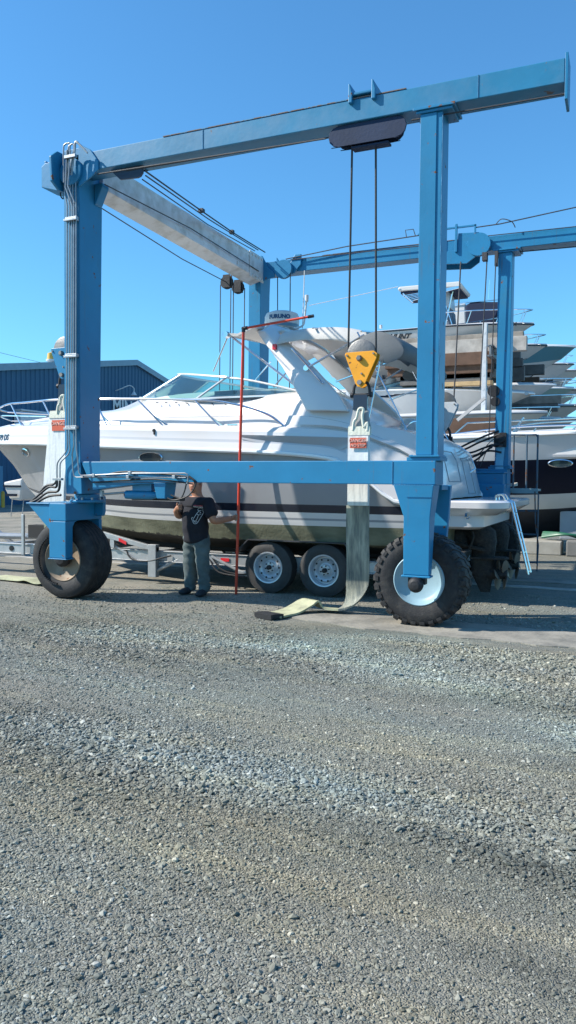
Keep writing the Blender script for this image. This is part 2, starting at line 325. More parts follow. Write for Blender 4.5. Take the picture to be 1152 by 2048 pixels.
def scatter():
    t = (1+5**.5)/2
    iv = np.array([(-1,t,0),(1,t,0),(-1,-t,0),(1,-t,0),(0,-1,t),(0,1,t),(0,-1,-t),(0,1,-t),(t,0,-1),(t,0,1),(-t,0,-1),(-t,0,1)], float)
    iv /= np.linalg.norm(iv[0])
    fc = np.array([(0,11,5),(0,5,1),(0,1,7),(0,7,10),(0,10,11),(1,5,9),(5,11,4),(11,10,2),(10,7,6),(7,1,8),(3,9,4),(3,4,2),(3,2,6),(3,6,8),(3,8,9),(4,9,5),(2,4,11),(6,2,10),(8,6,7),(9,8,1)])
    pts = []
    # depth rings in front of the camera, wide enough for a step aside
    for d0, d1, dens in ((1.5,3.4,10500),(3.4,5.2,8200),(5.2,7.2,5200),(7.2,9.2,3000),(9.2,11.5,1400)):
        W = 2*(.37*d1*1.12+.55); n = int(W*(d1-d0)*dens)
        d = rng.uniform(d0, d1, n); s = rng.uniform(-W/2, W/2, n); k = np.abs(s) < .37*d*1.12+.55; d = d[k]; s = s[k]
        x = CX + math.sin(YAW)*d + math.cos(YAW)*s; y = CY + math.cos(YAW)*d - math.sin(YAW)*s
        pts.append(np.stack([x, y], 1))
    p = np.concatenate(pts)
    # thin out over the concrete lane
    edge = -.32 - .13*(p[:,0]-4.2)*(p[:,0] > 4.2)
    over = (p[:,1] > edge + rng.normal(0,.05,len(p)))
    over &= (p[:,0] > 3.0+rng.normal(0,.12,len(p))) & (p[:,1] < .75-.035*(p[:,0]-2.7))
    p = p[~over | (rng.random(len(p)) < .07)]
    far = np.clip((p[:,1]+.8)/1.6, 0, 1); fl = .5+.5*np.sin(p[:,0]*1.7+p[:,1]*2.3)*np.sin(p[:,0]*.8-p[:,1]*3.1+1)
    p = p[rng.random(len(p)) > far*(.35+.55*fl)]
    p = p[p[:,1] < 3.2]
    # hashed low-frequency field gives coarse and fine patches
    fld = np.sin(p[:,0]*1.3+p[:,1]*.7)+np.sin(p[:,1]*2.1-p[:,0]*.5+1)+np.sin(p[:,0]*3.1+p[:,1]*2.7)*.5
    n = len(p); co = np.zeros(n)
    for ax_, ay_, bx2, by2, wid, tc_ in BANDS:
        if tc_[2] < 1.1 and tc_[2] > .6: continue
        d = np.array([bx2-ax_, by2-ay_]); L2 = np.linalg.norm(d); d /= L2; q = p-np.array([ax_, ay_]); t_ = np.clip(q@d, -.2*L2, 1.2*L2); r_ = np.linalg.norm(q-t_[:,None]*d, axis=1)/wid
        co = np.maximum(co, np.clip(1.35-r_+.35*fld, 0, 1))
    size = np.clip(rng.lognormal(math.log(.0050), .40, n), .0024, .018)*(1+.12*fld)*(.98+.24*co)*(1+.22*np.clip((p[:,1]+4)/4,0,1))
    big = rng.random(n) < .0012; size[big] *= 2.1
    V = iv[None]*(1+rng.uniform(-.28,.28,(n,12,1)))
    V = V*np.stack([rng.uniform(.9,1.5,n), rng.uniform(.65,1.05,n), rng.uniform(.35,.68,n)],1)[:,None,:]*size[:,None,None]
    ax = rng.normal(0,.28,(n,2)); a = rng.uniform(0,2*np.pi,n)
    ca, sa = np.cos(a)[:,None], np.sin(a)[:,None]
    cx, sx = np.cos(ax[:,0])[:,None], np.sin(ax[:,0])[:,None]; cy, sy = np.cos(ax[:,1])[:,None], np.sin(ax[:,1])[:,None]
    x, y, z = V[...,0], V[...,1], V[...,2]
    y, z = y*cx-z*sx, y*sx+z*cx; x, z = x*cy+z*sy, -x*sy+z*cy; x, y = x*ca-y*sa, x*sa+y*ca
    zc = size*(rng.uniform(-.22,.42,n)+.22*co)
    V = np.stack([x+p[:,0:1], y+p[:,1:2], z+zc[:,None]], -1).reshape(-1,3)
    Fi = (fc[None]+np.arange(n)[:,None,None]*12).reshape(-1,3)
    me = bpy.data.meshes.new('gravel'); me.vertices.add(len(V)); me.vertices.foreach_set('co', V.astype(np.float32).ravel())
    me.loops.add(Fi.size); me.loops.foreach_set('vertex_index', Fi.astype(np.int32).ravel())
    me.polygons.add(len(Fi)); me.polygons.foreach_set('loop_start', np.arange(0, Fi.size, 3, dtype=np.int32))
    me.update(calc_edges=True); me.materials.append(s_mat)
    me.polygons.foreach_set('use_smooth', [False]*len(me.polygons))
    o = bpy.data.objects.new('gravel', me); COL.objects.link(o); tag(o, kind='stuff'); print('stones', n)
scatter()

# concrete lanes in the gravel: ragged edged thin slabs
def lane(name, x0, x1, ya, yb, z=.012, wob=.05, slope=0., M=conc):
    mb = MB(); n = 90; A = []; B = []
    for i in range(n+1):
        x = x0+(x1-x0)*i/n; f = min(1, i/9)
        w1 = wob*(math.sin(x*7.1)+math.sin(x*17.3+1)*.6+random.uniform(-.5,.5)); w2 = wob*(math.sin(x*5.7+2)+math.sin(x*15.1)*.6+random.uniform(-.5,.5))
        mid = (ya+yb)/2; A.append((x, mid+(ya-mid)*f+w1*.5+slope*(x-x0), z)); B.append((x, mid+(yb-mid)*f+w2*.5+slope*(x-x0), z))
    for i in range(n): mb.add([A[i], A[i+1], B[i+1], B[i]], [(0,1,2,3)])
    low = [(p[0], p[1], -.01) for p in A]
    for i in range(n): mb.add([A[i], A[i+1], low[i+1], low[i]], [(0,1,2,3)])
    return tag(mb.build(name, M), kind='structure')
lane_m = mat('dusty worn concrete', (.27,.25,.21), .9, var=.18, vscale=1.3, bump=.7, bscale=25, dirt=(.13,.125,.11), dirt_amt=.46)
lane('concrete_path', 2.7, 16, -.12, .72, slope=-.035, M=lane_m)
lane('concrete_road', 3.6, 16, 4.72, 5.25, z=.012, wob=.03, M=lane_m)
lane('concrete_pavement', -6, 16, 4.0, 4.2, z=.010, wob=.03)
# ------------------------------------------------------------------ boat hoist
L, W = 4.668, 5.338
ZA, ZB, ZC, ZD = 1.563, 1.820, 5.488, 5.723
hoist = thing('boat_hoist', 'big blue steel travelling boat hoist on four rubber wheels straddling the white motor yacht', 'boat hoist', (2.3, 2.6, 0))

def part(mb, name, M=blue, parent=None, bevel=.008, smooth=False, angle=35, each=False):
    return (mb.build_each if each else mb.build)(name, M, parent if parent is not None else hoist, smooth=smooth, bevel=bevel, angle=angle)

# --- top beams
for near, y0 in ((True, 0.0), (False, W)):
    mb = MB(); x0 = .15; x1 = 6.08
    mb.box((x0, y0, ZC), (x1, y0+.30, ZD))
    tb = part(mb, 'top_beam', mat('hoist beam paint', (.018,.17,.31), .42, var=.18, vscale=1.2, rust=.36, bump=.15, bscale=14, rscale=3.5, rustcol=(.14,.11,.10), dirt=(.07,.2,.33), dirt_amt=.45) if near else blue)
    mb = MB(); mb.prism([(x1+.002,ZC-.16),(x1+.03,ZC-.16),(x1+.03,ZD+.05),(x1+.002,ZD+.05)], 'Y', y0-.0, y0+.30)
    part(mb, 'end_plate', blue, tb, bevel=.003)
    # corroded flange plate along the top of the box beam
    mb = MB(); mb.box((1.5,y0-.006,ZD+.002),(4.5,y0+.3,ZD+.012)); part(mb, 'flange', mat('rusted flange', (.06,.2,.34), .7, var=.2, rust=.56, rustcol=(.16,.13,.12), rscale=7, bump=.4), tb, bevel=0)
    # cap plates where the front post meets the beam
    mb = MB(); mb.box((L-.08,y0-.05,ZC-.03),(L+.36,y0+.34,ZC-.003)); mb.box((L-.05,y0-.03,ZC-.06),(L+.33,y0+.32,ZC-.033))
    part(mb, 'post_cap', blue, tb, bevel=.004)
# saddle lugs on the near beam
mb = MB()
for xa in (3.87, 4.13): mb.prism([(xa,ZD-.05),(xa+.045,ZD-.05),(xa+.045,ZD+.05),(xa+.02,ZD+.15),(xa,ZD+.16)], 'Y', -.045, .31)
mb.box((3.9,-.03,ZD+.03),(4.15,.25,ZD+.06))
part(mb, 'saddle_lug', blue, each=True)

# --- posts
def front_post(y0, s):
    # s = +1: outer face looks to -Y, -1: outer face looks to +Y
    mb = MB()
    ya, yb = (y0, y0+.3)
    # I shaped section: two flanges and a web, closed faces as in the picture
    mb.box((L, ya, ZB+.03), (L+.225, yb, ZC-.06))
    p = part(mb, 'front_post')
    mb = MB(); mb.box((L-.006, ya-.012 if s > 0 else yb-.003, ZB+.058), (L+.165, ya+.003 if s > 0 else yb+.012, ZC-.064)); part(mb, 'face_plate', blue, p, bevel=.004)
    mb = MB(); mb.box((L-.10, ya-.03, ZB-.002), (L+.26, yb+.03, ZB+.035)); mb.box((L-.07, ya-.05, ZB+.037), (L+.25, yb+.02, ZB+.055))
    for bx in (L-.05, L+.235):
        for by in (ya-.015, yb-.03): mb.lathe([(.0,.0),(.014,.0),(.014,.025),(0,.025)], (bx,by,ZB+.036), 'Z', 6)
    part(mb, 'foot_flange', blue, p, bevel=.003)
    return p
front_post(0, 1); front_post(W, -1)
def rear_post(y0, s):
    mb = MB(); ya, yb = (y0, y0+.47) if s > 0 else (y0-.0, y0+.42)
    zt = 5.80
    mb.loft([[(0.02,ya,1.40),(.275,ya,1.40),(.275,yb-.04,1.40),(0.02,yb-.04,1.40)],
             [(0.0,ya,1.95),(.25,ya,1.95),(.25,yb-.06,1.95),(0,yb-.06,1.95)],
             [(0,ya,5.2),(.25,ya,5.2),(.25,yb,5.2),(0,yb,5.2)],
             [(0,ya,zt),(.25,ya,zt),(.25,yb+.05,zt),(0,yb+.05,zt)]])
    return part(mb, 'rear_post')
rpn = rear_post(0, 1); rpf = rear_post(W, -1)

# --- lower beams
mb = MB(); mb.prism([(.26,ZB),(4.60,ZB),(4.60,ZA),(.42,ZA),(.36,ZA+.06)], 'Y', .0, .27)
lbn = part(mb, 'lower_beam')
mb = MB(); mb.box((4.42,-.05,ZA+.0),(4.885,.33,ZB-.004)); part(mb, 'corner_box', blue, lbn)
mb = MB(); mb.prism([(.26,ZB),(4.60,ZB),(4.60,ZA),(.42,ZA),(.36,ZA+.06)], 'Y', W, W+.27)
lbf = part(mb, 'lower_beam')
mb = MB(); mb.box((4.42,W-.05,ZA),(4.885,W+.33,ZB-.004)); part(mb, 'corner_box', blue, lbf)
# weld beads where plates meet, drips of old paint left bare
weld = mat('weld bead', (.02,.16,.31), .6, var=.3, bump=.6, bscale=120)
mb = MB()
for a, b in (((4.42,-.053,ZA+.01),(4.42,-.053,ZB-.01)), ((4.45,-.152,ZA-.004),(4.87,-.152,ZA-.004)), ((.262,-.004,ZB-.01),(.262,-.004,ZA+.12)), ((L+.226,-.003,ZB+.07),(L+.226,-.003,ZC-.07)), ((2.05,-.003,ZC+.005),(2.05,-.003,ZD-.005)), ((5.25,-.003,ZC+.005),(5.25,-.003,ZD-.005)), ((.253,-.003,2.0),(.253,-.003,5.1))):
    n_ = 40; mb.tube([Vector(a).lerp(Vector(b), k/n_) for k in range(n_+1)], [.0045+.002*math.sin(k*2.4) for k in range(n_+1)], 5)
part(mb, 'weld_bead', weld, bevel=0, each=True)
# gusset under the rear end of the near lower beam
mb = MB(); mb.prism([(.42,ZA-.004),(1.75,ZA-.004),(1.1,ZA-.03),(.42,ZA-.11)], 'Y', .03, .25); part(mb, 'gusset', blue, lbn)

# --- front legs and wheels
def wheel(cx, cy, r, w, rimcol, lugs, sgn, spin=0):
    """sgn: side on which the disc faces, -1 = toward -Y"""
    mb = MB()
    h = w/2
    prof = [(r*.52,-h*.62),(r*.56,-h*.86),(r*.70,-h*1.0),(r*.86,-h*.98),(r*.95,-h*.86),(r*.985,-h*.66),(r*.99,-h*.25),(r*.99,h*.25),(r*.985,h*.66),(r*.95,h*.86),(r*.86,h*.98),(r*.70,h*1.0),(r*.56,h*.86),(r*.52,h*.62)]
    if not lugs:
        pr = []
        for rr, hh in prof[:6]: pr.append((rr, hh))
        for k in range(5):
            a = -h*.60+k*h*.30
            pr += [(r*.99,a-h*.10),(r*.995,a+h*.06),(r*.965,a+h*.075),(r*.965,a+h*.13)]
        prof = pr + prof[8:]
    mb.lathe(prof, (cx,cy,r), 'Y', 72, caps=False)
    if lugs:
        n = 30
        for k in range(n):
            for side in (-1, 1):
                a = 2*math.pi*(k+(.5 if side > 0 else 0))/n
                da = math.pi/n*.62
                def q(rr, ang, y): return (cx+rr*math.cos(ang), cy+y, r+rr*math.sin(ang))
                y0, y1 = side*h*.05, side*h*1.0
                sk = .10*side
                a0, a1 = a-da, a+da
                ring1 = [q(r*.95,a0+sk,y0), q(r*.95,a1+sk,y0), q(r*1.008,a1+sk-.01,y0), q(r*1.008,a0+sk+.01,y0)]
                ring2 = [q(r*.94,a0,y1*.90), q(r*.94,a1,y1*.90), q(r*1.004,a1-.01,y1*.90), q(r*1.004,a0+.01,y1*.90)]
                ring3 = [q(r*.88,a0,y1*1.03), q(r*.88,a1,y1*1.03), q(r*.94,a1-.01,y1*1.02), q(r*.94,a0+.01,y1*1.02)]
                mb.loft([ring1, ring2, ring3])
    wl = thing('wheel', None, None, (cx,cy,0)); wl.parent = hoist; wl.matrix_parent_inverse = Matrix.Translation(hoist.location).inverted()
    mb.build('tyre', rubber, wl, smooth=True, angle=28)
    mb = MB(); s = sgn
    mb.lathe([(0,s*h*.30),(r*.12,s*h*.30),(r*.14,s*h*.42),(r*.40,s*h*.50),(r*.47,s*h*.62),(r*.50,s*h*.78),(r*.535,s*h*.90),(r*.555,s*h*.86),(r*.54,s*h*.60),(r*.50,0),(r*.50,-s*h*.7),(r*.54,-s*h*.86),(r*.50,-s*h*.88),(r*.47,-s*h*.5),(0,-s*h*.45)], (cx,cy,r), 'Y', 48)
    mb.build('rim', rimcol, wl, smooth=True, angle=40)
    return wl
rim_pale = mat('pale blue wheel disc', (.25,.38,.45), .45, var=.12, vscale=4, rust=.30, rscale=16, dirt=(.30,.30,.27), dirt_amt=.25)
rim_tan = mat('tan rusty wheel disc', (.26,.20,.145), .65, var=.25, vscale=6, rust=.38, rscale=12)
wn = wheel(4.66, .38, .515, .40, rim_pale, True, -1)
wf = wheel(4.62, W-.12, .515, .40, rim_pale, True, 1)

def front_leg(s, yo):
    """plate leg outside the wheel, yoke over it. s=-1 near side (outer = -Y)"""
    Y = lambda d: yo + s*d         # d measured outward from the inner face of the plate
    mb = MB()
    # tapered outer leg: from the corner box down past the hub
    o0, o1 = Y(0.0), Y(.165)
    top = [(4.44,o1),(4.865,o1),(4.865,o0),(4.44,o0)]
    def ring(x0,x1,z,a,b): return [(x0,a,z),(x1,a,z),(x1,b,z),(x0,b,z)]
    mb.loft([ring(4.44,4.875,ZA-.002,Y(.17),Y(-.12)), ring(4.555,4.84,1.22,Y(.165),Y(-.07)), ring(4.555,4.835,.60,Y(.15),Y(0.03))])
    mb.loft([ring(4.535,4.85,.598,Y(.165),Y(.02)), ring(4.535,4.85,.575,Y(.165),Y(.02))])
    p = part(mb, 'front_leg', blue)
    mb = MB(); mb.lathe([(0,.0),(.075,0),(.085,.06),(.07,.10),(.045,.115),(0,.12)], (4.695, Y(.10), .50), 'Y', 24) if s > 0 else mb.lathe([(0,.0),(.075,0),(.085,-.06),(.07,-.10),(.045,-.115),(0,-.12)], (4.695, Y(.10), .50), 'Y', 24)
    mb.box((4.60,Y(.03),.50),(4.79,Y(.12),.58)); part(mb, 'hub', iron, p, bevel=.004)
    return p
front_leg(-1, .09)
front_leg(1, W+.16)
# inner fork plates with arched cut-out behind both front wheels
for ya, yb in ((.66,.74),(W-.46,W-.38)):
    mb = MB(); pts = [(4.40,ZA-.004),(4.90,ZA-.004),(4.88,1.2),(4.82,.50),(4.56,.50),(4.50,1.2)]
    mb.prism(pts, 'Y', ya, yb); part(mb, 'fork_plate', blue)
mb = MB(); mb.box((4.45,.33,ZA-.06),(4.875,.66,ZA-.002)); part(mb, 'fork_crown', blue)
mb = MB(); mb.box((4.45,W-.38,ZA-.06),(4.875,W-.05,ZA-.002)); part(mb, 'fork_crown', blue)

# --- rear steering forks and wheels
def rear_fork(yc, s):
    mb = MB()
    # turntable
    mb.lathe([(0,0),(.23,0),(.23,.035),(.17,.04),(.17,.11),(.0,.115)], (.13,yc,1.285), 'Z', 28)
    tt = part(mb, 'turntable', blue, smooth=True)
    mb = MB()
    for k in range(10):
        a = k*math.tau/10; mb.lathe([(0,0),(.016,0),(.016,.03),(0,.03)], (.13+.205*math.cos(a), yc+.205*math.sin(a), 1.321), 'Z', 6)
    part(mb, 'bolt', steel, tt, bevel=0, each=True)
    yo = yc + s*.31        # inner face of the outer leg
    mb = MB()
    Y = lambda d: yo + s*d
    # crown box
    ya, yb = Y(.0), yc - s*.31
    mb.box((-.13,Y(.14),1.052),(.137,yc-s*.30,1.28)); mb.prism([(Y(-.002),1.05),(Y(-.002),.96),(Y(-.05),1.03),(Y(-.12),1.05)], 'X', -.12, .13)
    cr = part(mb, 'fork_crown')
    mb = MB(); mb.box((-.13,Y(.0),.57),(.135,Y(.142),1.048)); mb.box((-.145,Y(-.005),.553),(.15,Y(.155),.568)); part(mb, 'fork_leg', blue)
    mb = MB(); mb.box((-.13,yc-s*.24,.50),(.137,yc-s*.30,1.05)); part(mb, 'fork_leg', blue)
    mb = MB(); mb.prism([(-.132,1.26),(-.50,1.26),(-.132,.92)], 'Y', Y(.02), Y(.12)); part(mb, 'gusset', blue)
    mb = MB(); mb.prism([(-.52,1.262),(-.13,1.262),(-.13,1.282),(-.52,1.282)], 'Y', Y(.14), yc-s*.30); part(mb, 'deck_plate', blue)
    mb = MB(); mb.prism([(.14,1.27),(.14,1.10),(.26,1.10),(.28,1.16),(.28,1.36),(.24,1.39),(.20,1.27)], 'Y', yc+.14, yc+.20); part(mb, 'steering_arm', blue)
rear_fork(.30, -1); rear_fork(W+.12, 1)
wheel(-.10, .27, .53, .46, rim_tan, False, -1)
wheel(-.13, W+.12, .535, .46, rim_tan, False, 1)
# hub flange, greasy, on the near rear wheel
mb = MB(); mb.lathe([(0,0),(.11,0),(.11,-.05),(.07,-.09),(0,-.10)], (-.13,.13,.535), 'Y', 20); part(mb, 'hub', iron)
# chain guard behind the near rear wheel
mb = MB(); pts = []
for k in range(26):
    a = math.radians(125 + k*5.6); pts.append((-.13+.33*math.cos(a), .018, .535+.33*math.sin(a)))
for p in pts: mb.lathe([(0,-.015),(.014,-.015),(.014,.015),(0,.015)], p, 'Y', 8)
mb.tube(pts, .008, 6); part(mb, 'drive_chain', iron, bevel=0)

# --- steering cylinder, tank, box below the near lower beam
mb = MB(); mb.tube([(.52,.12,1.40),(.85,.14,1.425),(1.0,.15,1.43)], .016, 8); mb.tube([(.50,.12,1.37),(.50,.12,1.45)], .03, 8)
part(mb, 'steering_rod', steel, bevel=0, each=True)
mb = MB(); mb.lathe([(0,0),(.035,.0),(.055,.02),(.058,.12),(.057,.40),(.035,.49),(0,.50)], (.84,.15,1.40), 'X', 20); part(mb, 'steering_cylinder', blue, smooth=True, bevel=0)
mb = MB(); mb.box((.98,.10,1.45),(1.27,.22,1.561)); part(mb, 'cylinder_bracket', blue)
def ringz(x0,x1,z,y0,y1): return [(x0,y0,z),(x1,y0,z),(x1,y1,z),(x0,y1,z)]
mb = MB(); mb.loft([ringz(1.40,1.52,1.36,.02,.24), ringz(1.36,1.54,1.561,-.0,.26)]); part(mb, 'valve_box', blue)
mb = MB(); mb.box((.90,.20,1.33),(1.64,.30,1.375)); part(mb, 'drive_shaft_guard', iron)

# --- rear corner head: winch housing and pulley at the top of the near rear post
mb = MB(); mb.lathe([(0,-.01),(.03,-.01),(.03,0),(.15,0),(.17,.01),(.17,.06),(.0,.06)], (.15,-.065,5.50), 'Y', 40); part(mb, 'pulley', blue, smooth=True, bevel=0)
mb = MB(); mb.prism([(-.20,5.36),(-.22,5.66),(-.10,5.76),(.35,5.79),(.35,5.30),(-.06,5.28)], 'X', -.05, -.01); part(mb, 'head_plate', blue)
mb = MB(); mb.prism([(-.38,5.66),(-.38,5.40),(-.12,5.32),(-.062,5.42),(-.062,5.72),(-.32,5.70)], 'Y', .02, .34); part(mb, 'winch_motor_box', blue)
mb = MB(); mb.box((-.42,.12,5.64),(-.385,.26,5.78)); part(mb, 'lug', blue)
mb = MB(); mb.prism([(.252,5.86),(.30,5.82),(.44,5.74),(.56,5.58),(.56,5.47),(.45,5.40),(.252,5.30)], 'Y', -.022, .0); part(mb, 'corner_plate', blue)
mb = MB(); mb.prism([(.252,5.45),(.252,5.18),(.28,5.20),(.38,5.40),(.38,5.45)], 'Y', .30, .44); part(mb, 'knee_gusset', blue)
mb = MB(); mb.prism([(.252,W*0+5.86),(.30,5.84),(.42,5.62),(.56,5.50),(.56,5.42),(.252,5.36)], 'Y', W-.03, W-.002); part(mb, 'corner_plate', blue)
mb = MB(); mb.prism([(.60,5.47),(.60,5.78),(.72,5.60),(.82,5.56),(.98,5.79),(1.10,5.79),(1.10,5.60),(.96,5.45),(.82,5.40)], 'Y', W-.05, W-.004); part(mb, 'sheave_bracket', blue)
mb = MB(); mb.lathe([(0,0),(.17,0),(.17,.02),(.15,.03),(.15,.05),(.17,.06),(.17,.08),(0,.08)], (.78,W-.15,5.52), 'Y', 32); part(mb, 'pulley', blue, smooth=True, bevel=0)

# --- white cross beam at the closed end
mb = MB()
mb.loft([[(.06,.42,5.37),(.30,.42,5.43),(.30,.42,5.80),(.06,.42,5.80)], [(.06,5.0,5.30),(.30,5.0,5.38),(.30,5.0,5.78),(.06,5.0,5.78)], [(.06,5.30,5.30),(.30,5.30,5.38),(.30,5.30,5.78),(.06,5.30,5.78)]])
cb = part(mb, 'cross_beam', beam_white, bevel=.006)
mb = MB(); mb.box((.302,4.75,5.33),(.318,5.33,5.80))
for k in range(4):
    mb.lathe([(0,0),(.022,0),(.022,.02),(0,.02)], (.318,4.85+.13*k,5.37), 'X', 6); mb.lathe([(0,0),(.022,0),(.022,.02),(0,.02)], (.318,4.85+.13*k,5.75), 'X', 6)
part(mb, 'splice_plate', beam_white, cb, bevel=.003)
mb = MB(); slot = [(.66,5.486),(1.14,5.486)]+[(1.06+.08*math.cos(a), 5.42+.075*math.sin(a)) for a in [math.radians(d) for d in (60,20,-20,-60,-90)]]+[(.80,5.36)]
mb.prism(slot, 'Y', .10, .13); part(mb, 'lug', mat('dark slate blue paint', (.02,.04,.08), .5), bevel=.003)
# sheaves hung under the far end of the cross beam
for yy, xx in ((4.55,.0),(4.95,.02)):
    mb = MB(); mb.lathe([(0,-.03),(.12,-.03),(.12,-.012),(.10,0),(.12,.012),(.12,.03),(0,.03)], (xx-.05,yy,5.20), 'Y', 28)
    mb.box((xx-.11,yy-.05,5.10),(xx+.03,yy-.035,5.33)); mb.box((xx-.11,yy+.035,5.10),(xx+.03,yy+.05,5.33)); part(mb, 'pulley', iron, smooth=True, bevel=0)

# --- trolleys
def slotted(mb, x0, x1, z0, z1, y0, y1):
    r = (z1-z0)/2
    pts = [(x0+r*.25, z0), (x1-r*.4, z0)]
    for k in range(7): a = -math.pi/2+k*math.pi/6*1.0; pts.append((x1-r+r*math.cos(a), z0+r+r*math.sin(a)))
    for k in range(7): a = math.pi/2+k*math.pi/6; pts.append((x0+r+r*math.cos(a), z0+r+r*math.sin(a)))
    mb.prism(pts, 'Y', y0, y1)
trol = mat('trolley blue paint in grease', (.008,.022,.06), .75, var=.2, bump=.2)
mb = MB(); slotted(mb, 3.62, 4.50, 5.26, 5.484, .03, .05); slotted(mb, 3.68, 4.44, 5.28, 5.484, .17, .19)
mb.box((3.88,.05,5.225),(4.30,.17,5.248))
tr1 = part(mb, 'trolley', trol, bevel=.004)
mb = MB()
for xx in (3.76, 4.38):
    mb.lathe([(0,.06),(.07,.06),(.07,.18),(0,.18)], (xx,0,5.40), 'Y', 20)
part(mb, 'trolley_roller', iron, tr1, bevel=0, smooth=True, each=True)
mb = MB(); mb.prism([(3.44,5.40),(3.50,5.34),(4.15,5.30),(4.30,5.40),(4.35,5.80),(4.0,5.82),(3.98,5.55),(3.62,5.52),(3.60,5.82),(3.48,5.80)], 'Y', W-.05, W-.02)
mb.prism([(3.44,5.40),(3.50,5.34),(4.15,5.30),(4.30,5.40),(4.32,5.62),(3.44,5.62)], 'Y', W+.32, W+.35)
for xx in (3.62, 3.97): mb.box((xx-.02,W-.09,5.50),(xx+.02,W-.052,5.97))
mb.box((3.44,W-.08,5.90),(4.30,W-.05,5.93)); mb.box((4.27,W-.08,5.75),(4.30,W-.05,5.93)); mb.box((3.3,W-.08,5.86),(3.5,W-.05,5.89))
tr2 = part(mb, 'trolley', blue, bevel=.004)
mb = MB(); mb.lathe([(0,-.02),(.05,-.02),(.06,.0),(.05,.03),(0,.03)], (4.2,W-.06,5.62), 'Y', 8); mb.lathe([(0,0),(.19,0),(.19,.02),(.17,.04),(.19,.06),(.19,.08),(0,.08)], (4.36,W-.12,5.58), 'Y', 30)
part(mb, 'trolley_roller', blue, tr2, bevel=0, smooth=True, each=True)

# --- cables along the beams
mb = MB()
mb.tube([(.55,-.02,5.42),(3.6,.0,5.36)], .010, 6); mb.tube([(4.56,.02,5.40),(6.09,.05,5.40)], .009, 6); mb.tube([(.9,.1,5.45),(3.7,.12,5.42)], .008, 6)
part(mb, 'beam_cable', cable_m, bevel=0, each=True)
mb = MB(); z1 = ZD
mb.tube([(.8,W-.06,5.72),(2.0,W-.06,5.82),(3.3,W-.06,5.86),(3.5,W-.06,5.88)], .010, 6); mb.tube([(.9,W-.06,5.70),(3.5,W-.05,5.68)], .009, 6)
mb.tube([(4.3,W-.06,5.88),(4.7,W-.06,5.89),(6.3,W-.06,6.05)], .010, 6); mb.tube([(4.3,W-.055,5.72),(6.2,W-.055,5.70)], .008, 6)
mb.tube(bez([(4.62,W-.05,5.89),(4.72,W-.08,5.96),(4.88,W-.08,5.90),(4.94,W-.06,5.80)],6), .008, 6)
mb.tube([(5.0,W+.1,5.44),(6.2,W+.1,5.42)], .009, 6)
mb.tube([(3.1,W-.06,5.86),(3.08,W-.06,5.98),(3.22,W-.06,5.98),(3.26,W-.06,5.86)], .008, 6)
part(mb, 'beam_cable', cable_m, bevel=0, each=True)
mb = MB()   # cables over the cross beam
mb.tube([(.42,.3,5.42),(.34,2.6,5.55),(.33,5.1,5.50)], .009, 6)
mb.tube([(1.05,.3,5.44),(.50,2.9,5.76),(.36,5.0,5.86)], .010, 6); mb.tube([(1.0,.3,5.40),(.42,3.0,5.72),(.34,4.9,5.82)], .009, 6)
mb.tube([(1.10,.2,5.46),(.55,2.4,5.79),(.40,3.9,5.86),(.36,5.3,5.90)], .012, 6)
mb.tube([(.0,.6,5.34),(-.06,3,5.22),(-.05,4.5,5.20)], .009, 6)
mb.box((.50,2.55,5.77),(.58,2.63,5.82)); mb.box((.36,3.85,5.83),(.43,3.92,5.89))
part(mb, 'cross_cable', cable_m, bevel=0, each=True)
mb = MB()   # falls at the far rear corner
for a, b in (((-.20,4.58,5.18),(-.22,4.58,1.9)),((.07,4.58,5.18),(.05,4.58,1.9)),((-.18,4.95,5.18),(-.2,4.95,2.1)),((.10,4.97,5.18),(.08,4.97,1.9))): mb.tube([a,b], .010, 6)
mb.tube([(.66,W-.12,5.5),(.68,W-.12,3.2)], .010, 6); mb.tube([(.92,W-.12,5.45),(.92,W-.12,3.2)], .010, 6)
part(mb, 'hoist_cable', cable_m, bevel=0, each=True)
mb = MB(); mb.tube([(4.50,W-.1,5.40),(4.42,W-.1,3.2)], .010, 6); mb.tube([(4.64,W-.1,5.25),(4.58,W-.1,2.3)], .009, 6); mb.box((4.42,W-.14,5.30),(4.5,W-.02,5.43)); mb.box((4.62,W-.10,5.20),(4.67,W-.02,5.44))
part(mb, 'hoist_cable', cable_m, bevel=0, each=True)
mb = MB(); mb.tube([(-.12,.2,5.40),(-.14,.35,3.55)], .012, 6); mb.tube(bez([(-.08,.10,5.42),(-.12,.08,5.30),(-.09,.1,5.24),(-.07,.1,5.32)],5), .01, 6); part(mb, 'hoist_cable', cable_m, bevel=0, each=True)

# --- hydraulic pipes on the near rear post
def px(l, Y): return [P(x, y, 'Y', Y) for x, y in l]
xs = [133.5, 138.5, 143, 147, 151.5]
tops = [[(128,365),(127,300),(130,289),(136,287),(140,292),(134,350)], [(134,360),(136,302),(141,290),(148,292),(146,330)], [(146,330),(149,290),(152,283),(156,285)], [(139,350),(144,320),(148,300),(152,285),(170,300)], [(143,350),(150,300),(153,284),(175,306)]]
mb = MB()
for i, x in enumerate(xs):
    l = [(x-5+i*1.2,360),(x-4+i,385),(x+1,412),(x+.5,600),(x-.3,853)]
    mb.tube(px(l, -.045), .009, 8)
for t in tops: mb.tube(bez(px(t, -.14), 5), .010, 8)
mb.tube(px([(134,300),(131,375),(144,410)], -.16), .009, 8); mb.tube(px([(141,300),(136,372),(149,405)], -.16), .009, 8)
hp = part(mb, 'hydraulic_pipe', pipe_m, bevel=0, smooth=True, each=True)
mb = MB()
a = bez(px([(133.5,853),(135,885),(132,903),(117,922),(114,935),(114,962)], -.06), 6); mb.tube(a, .009, 8)
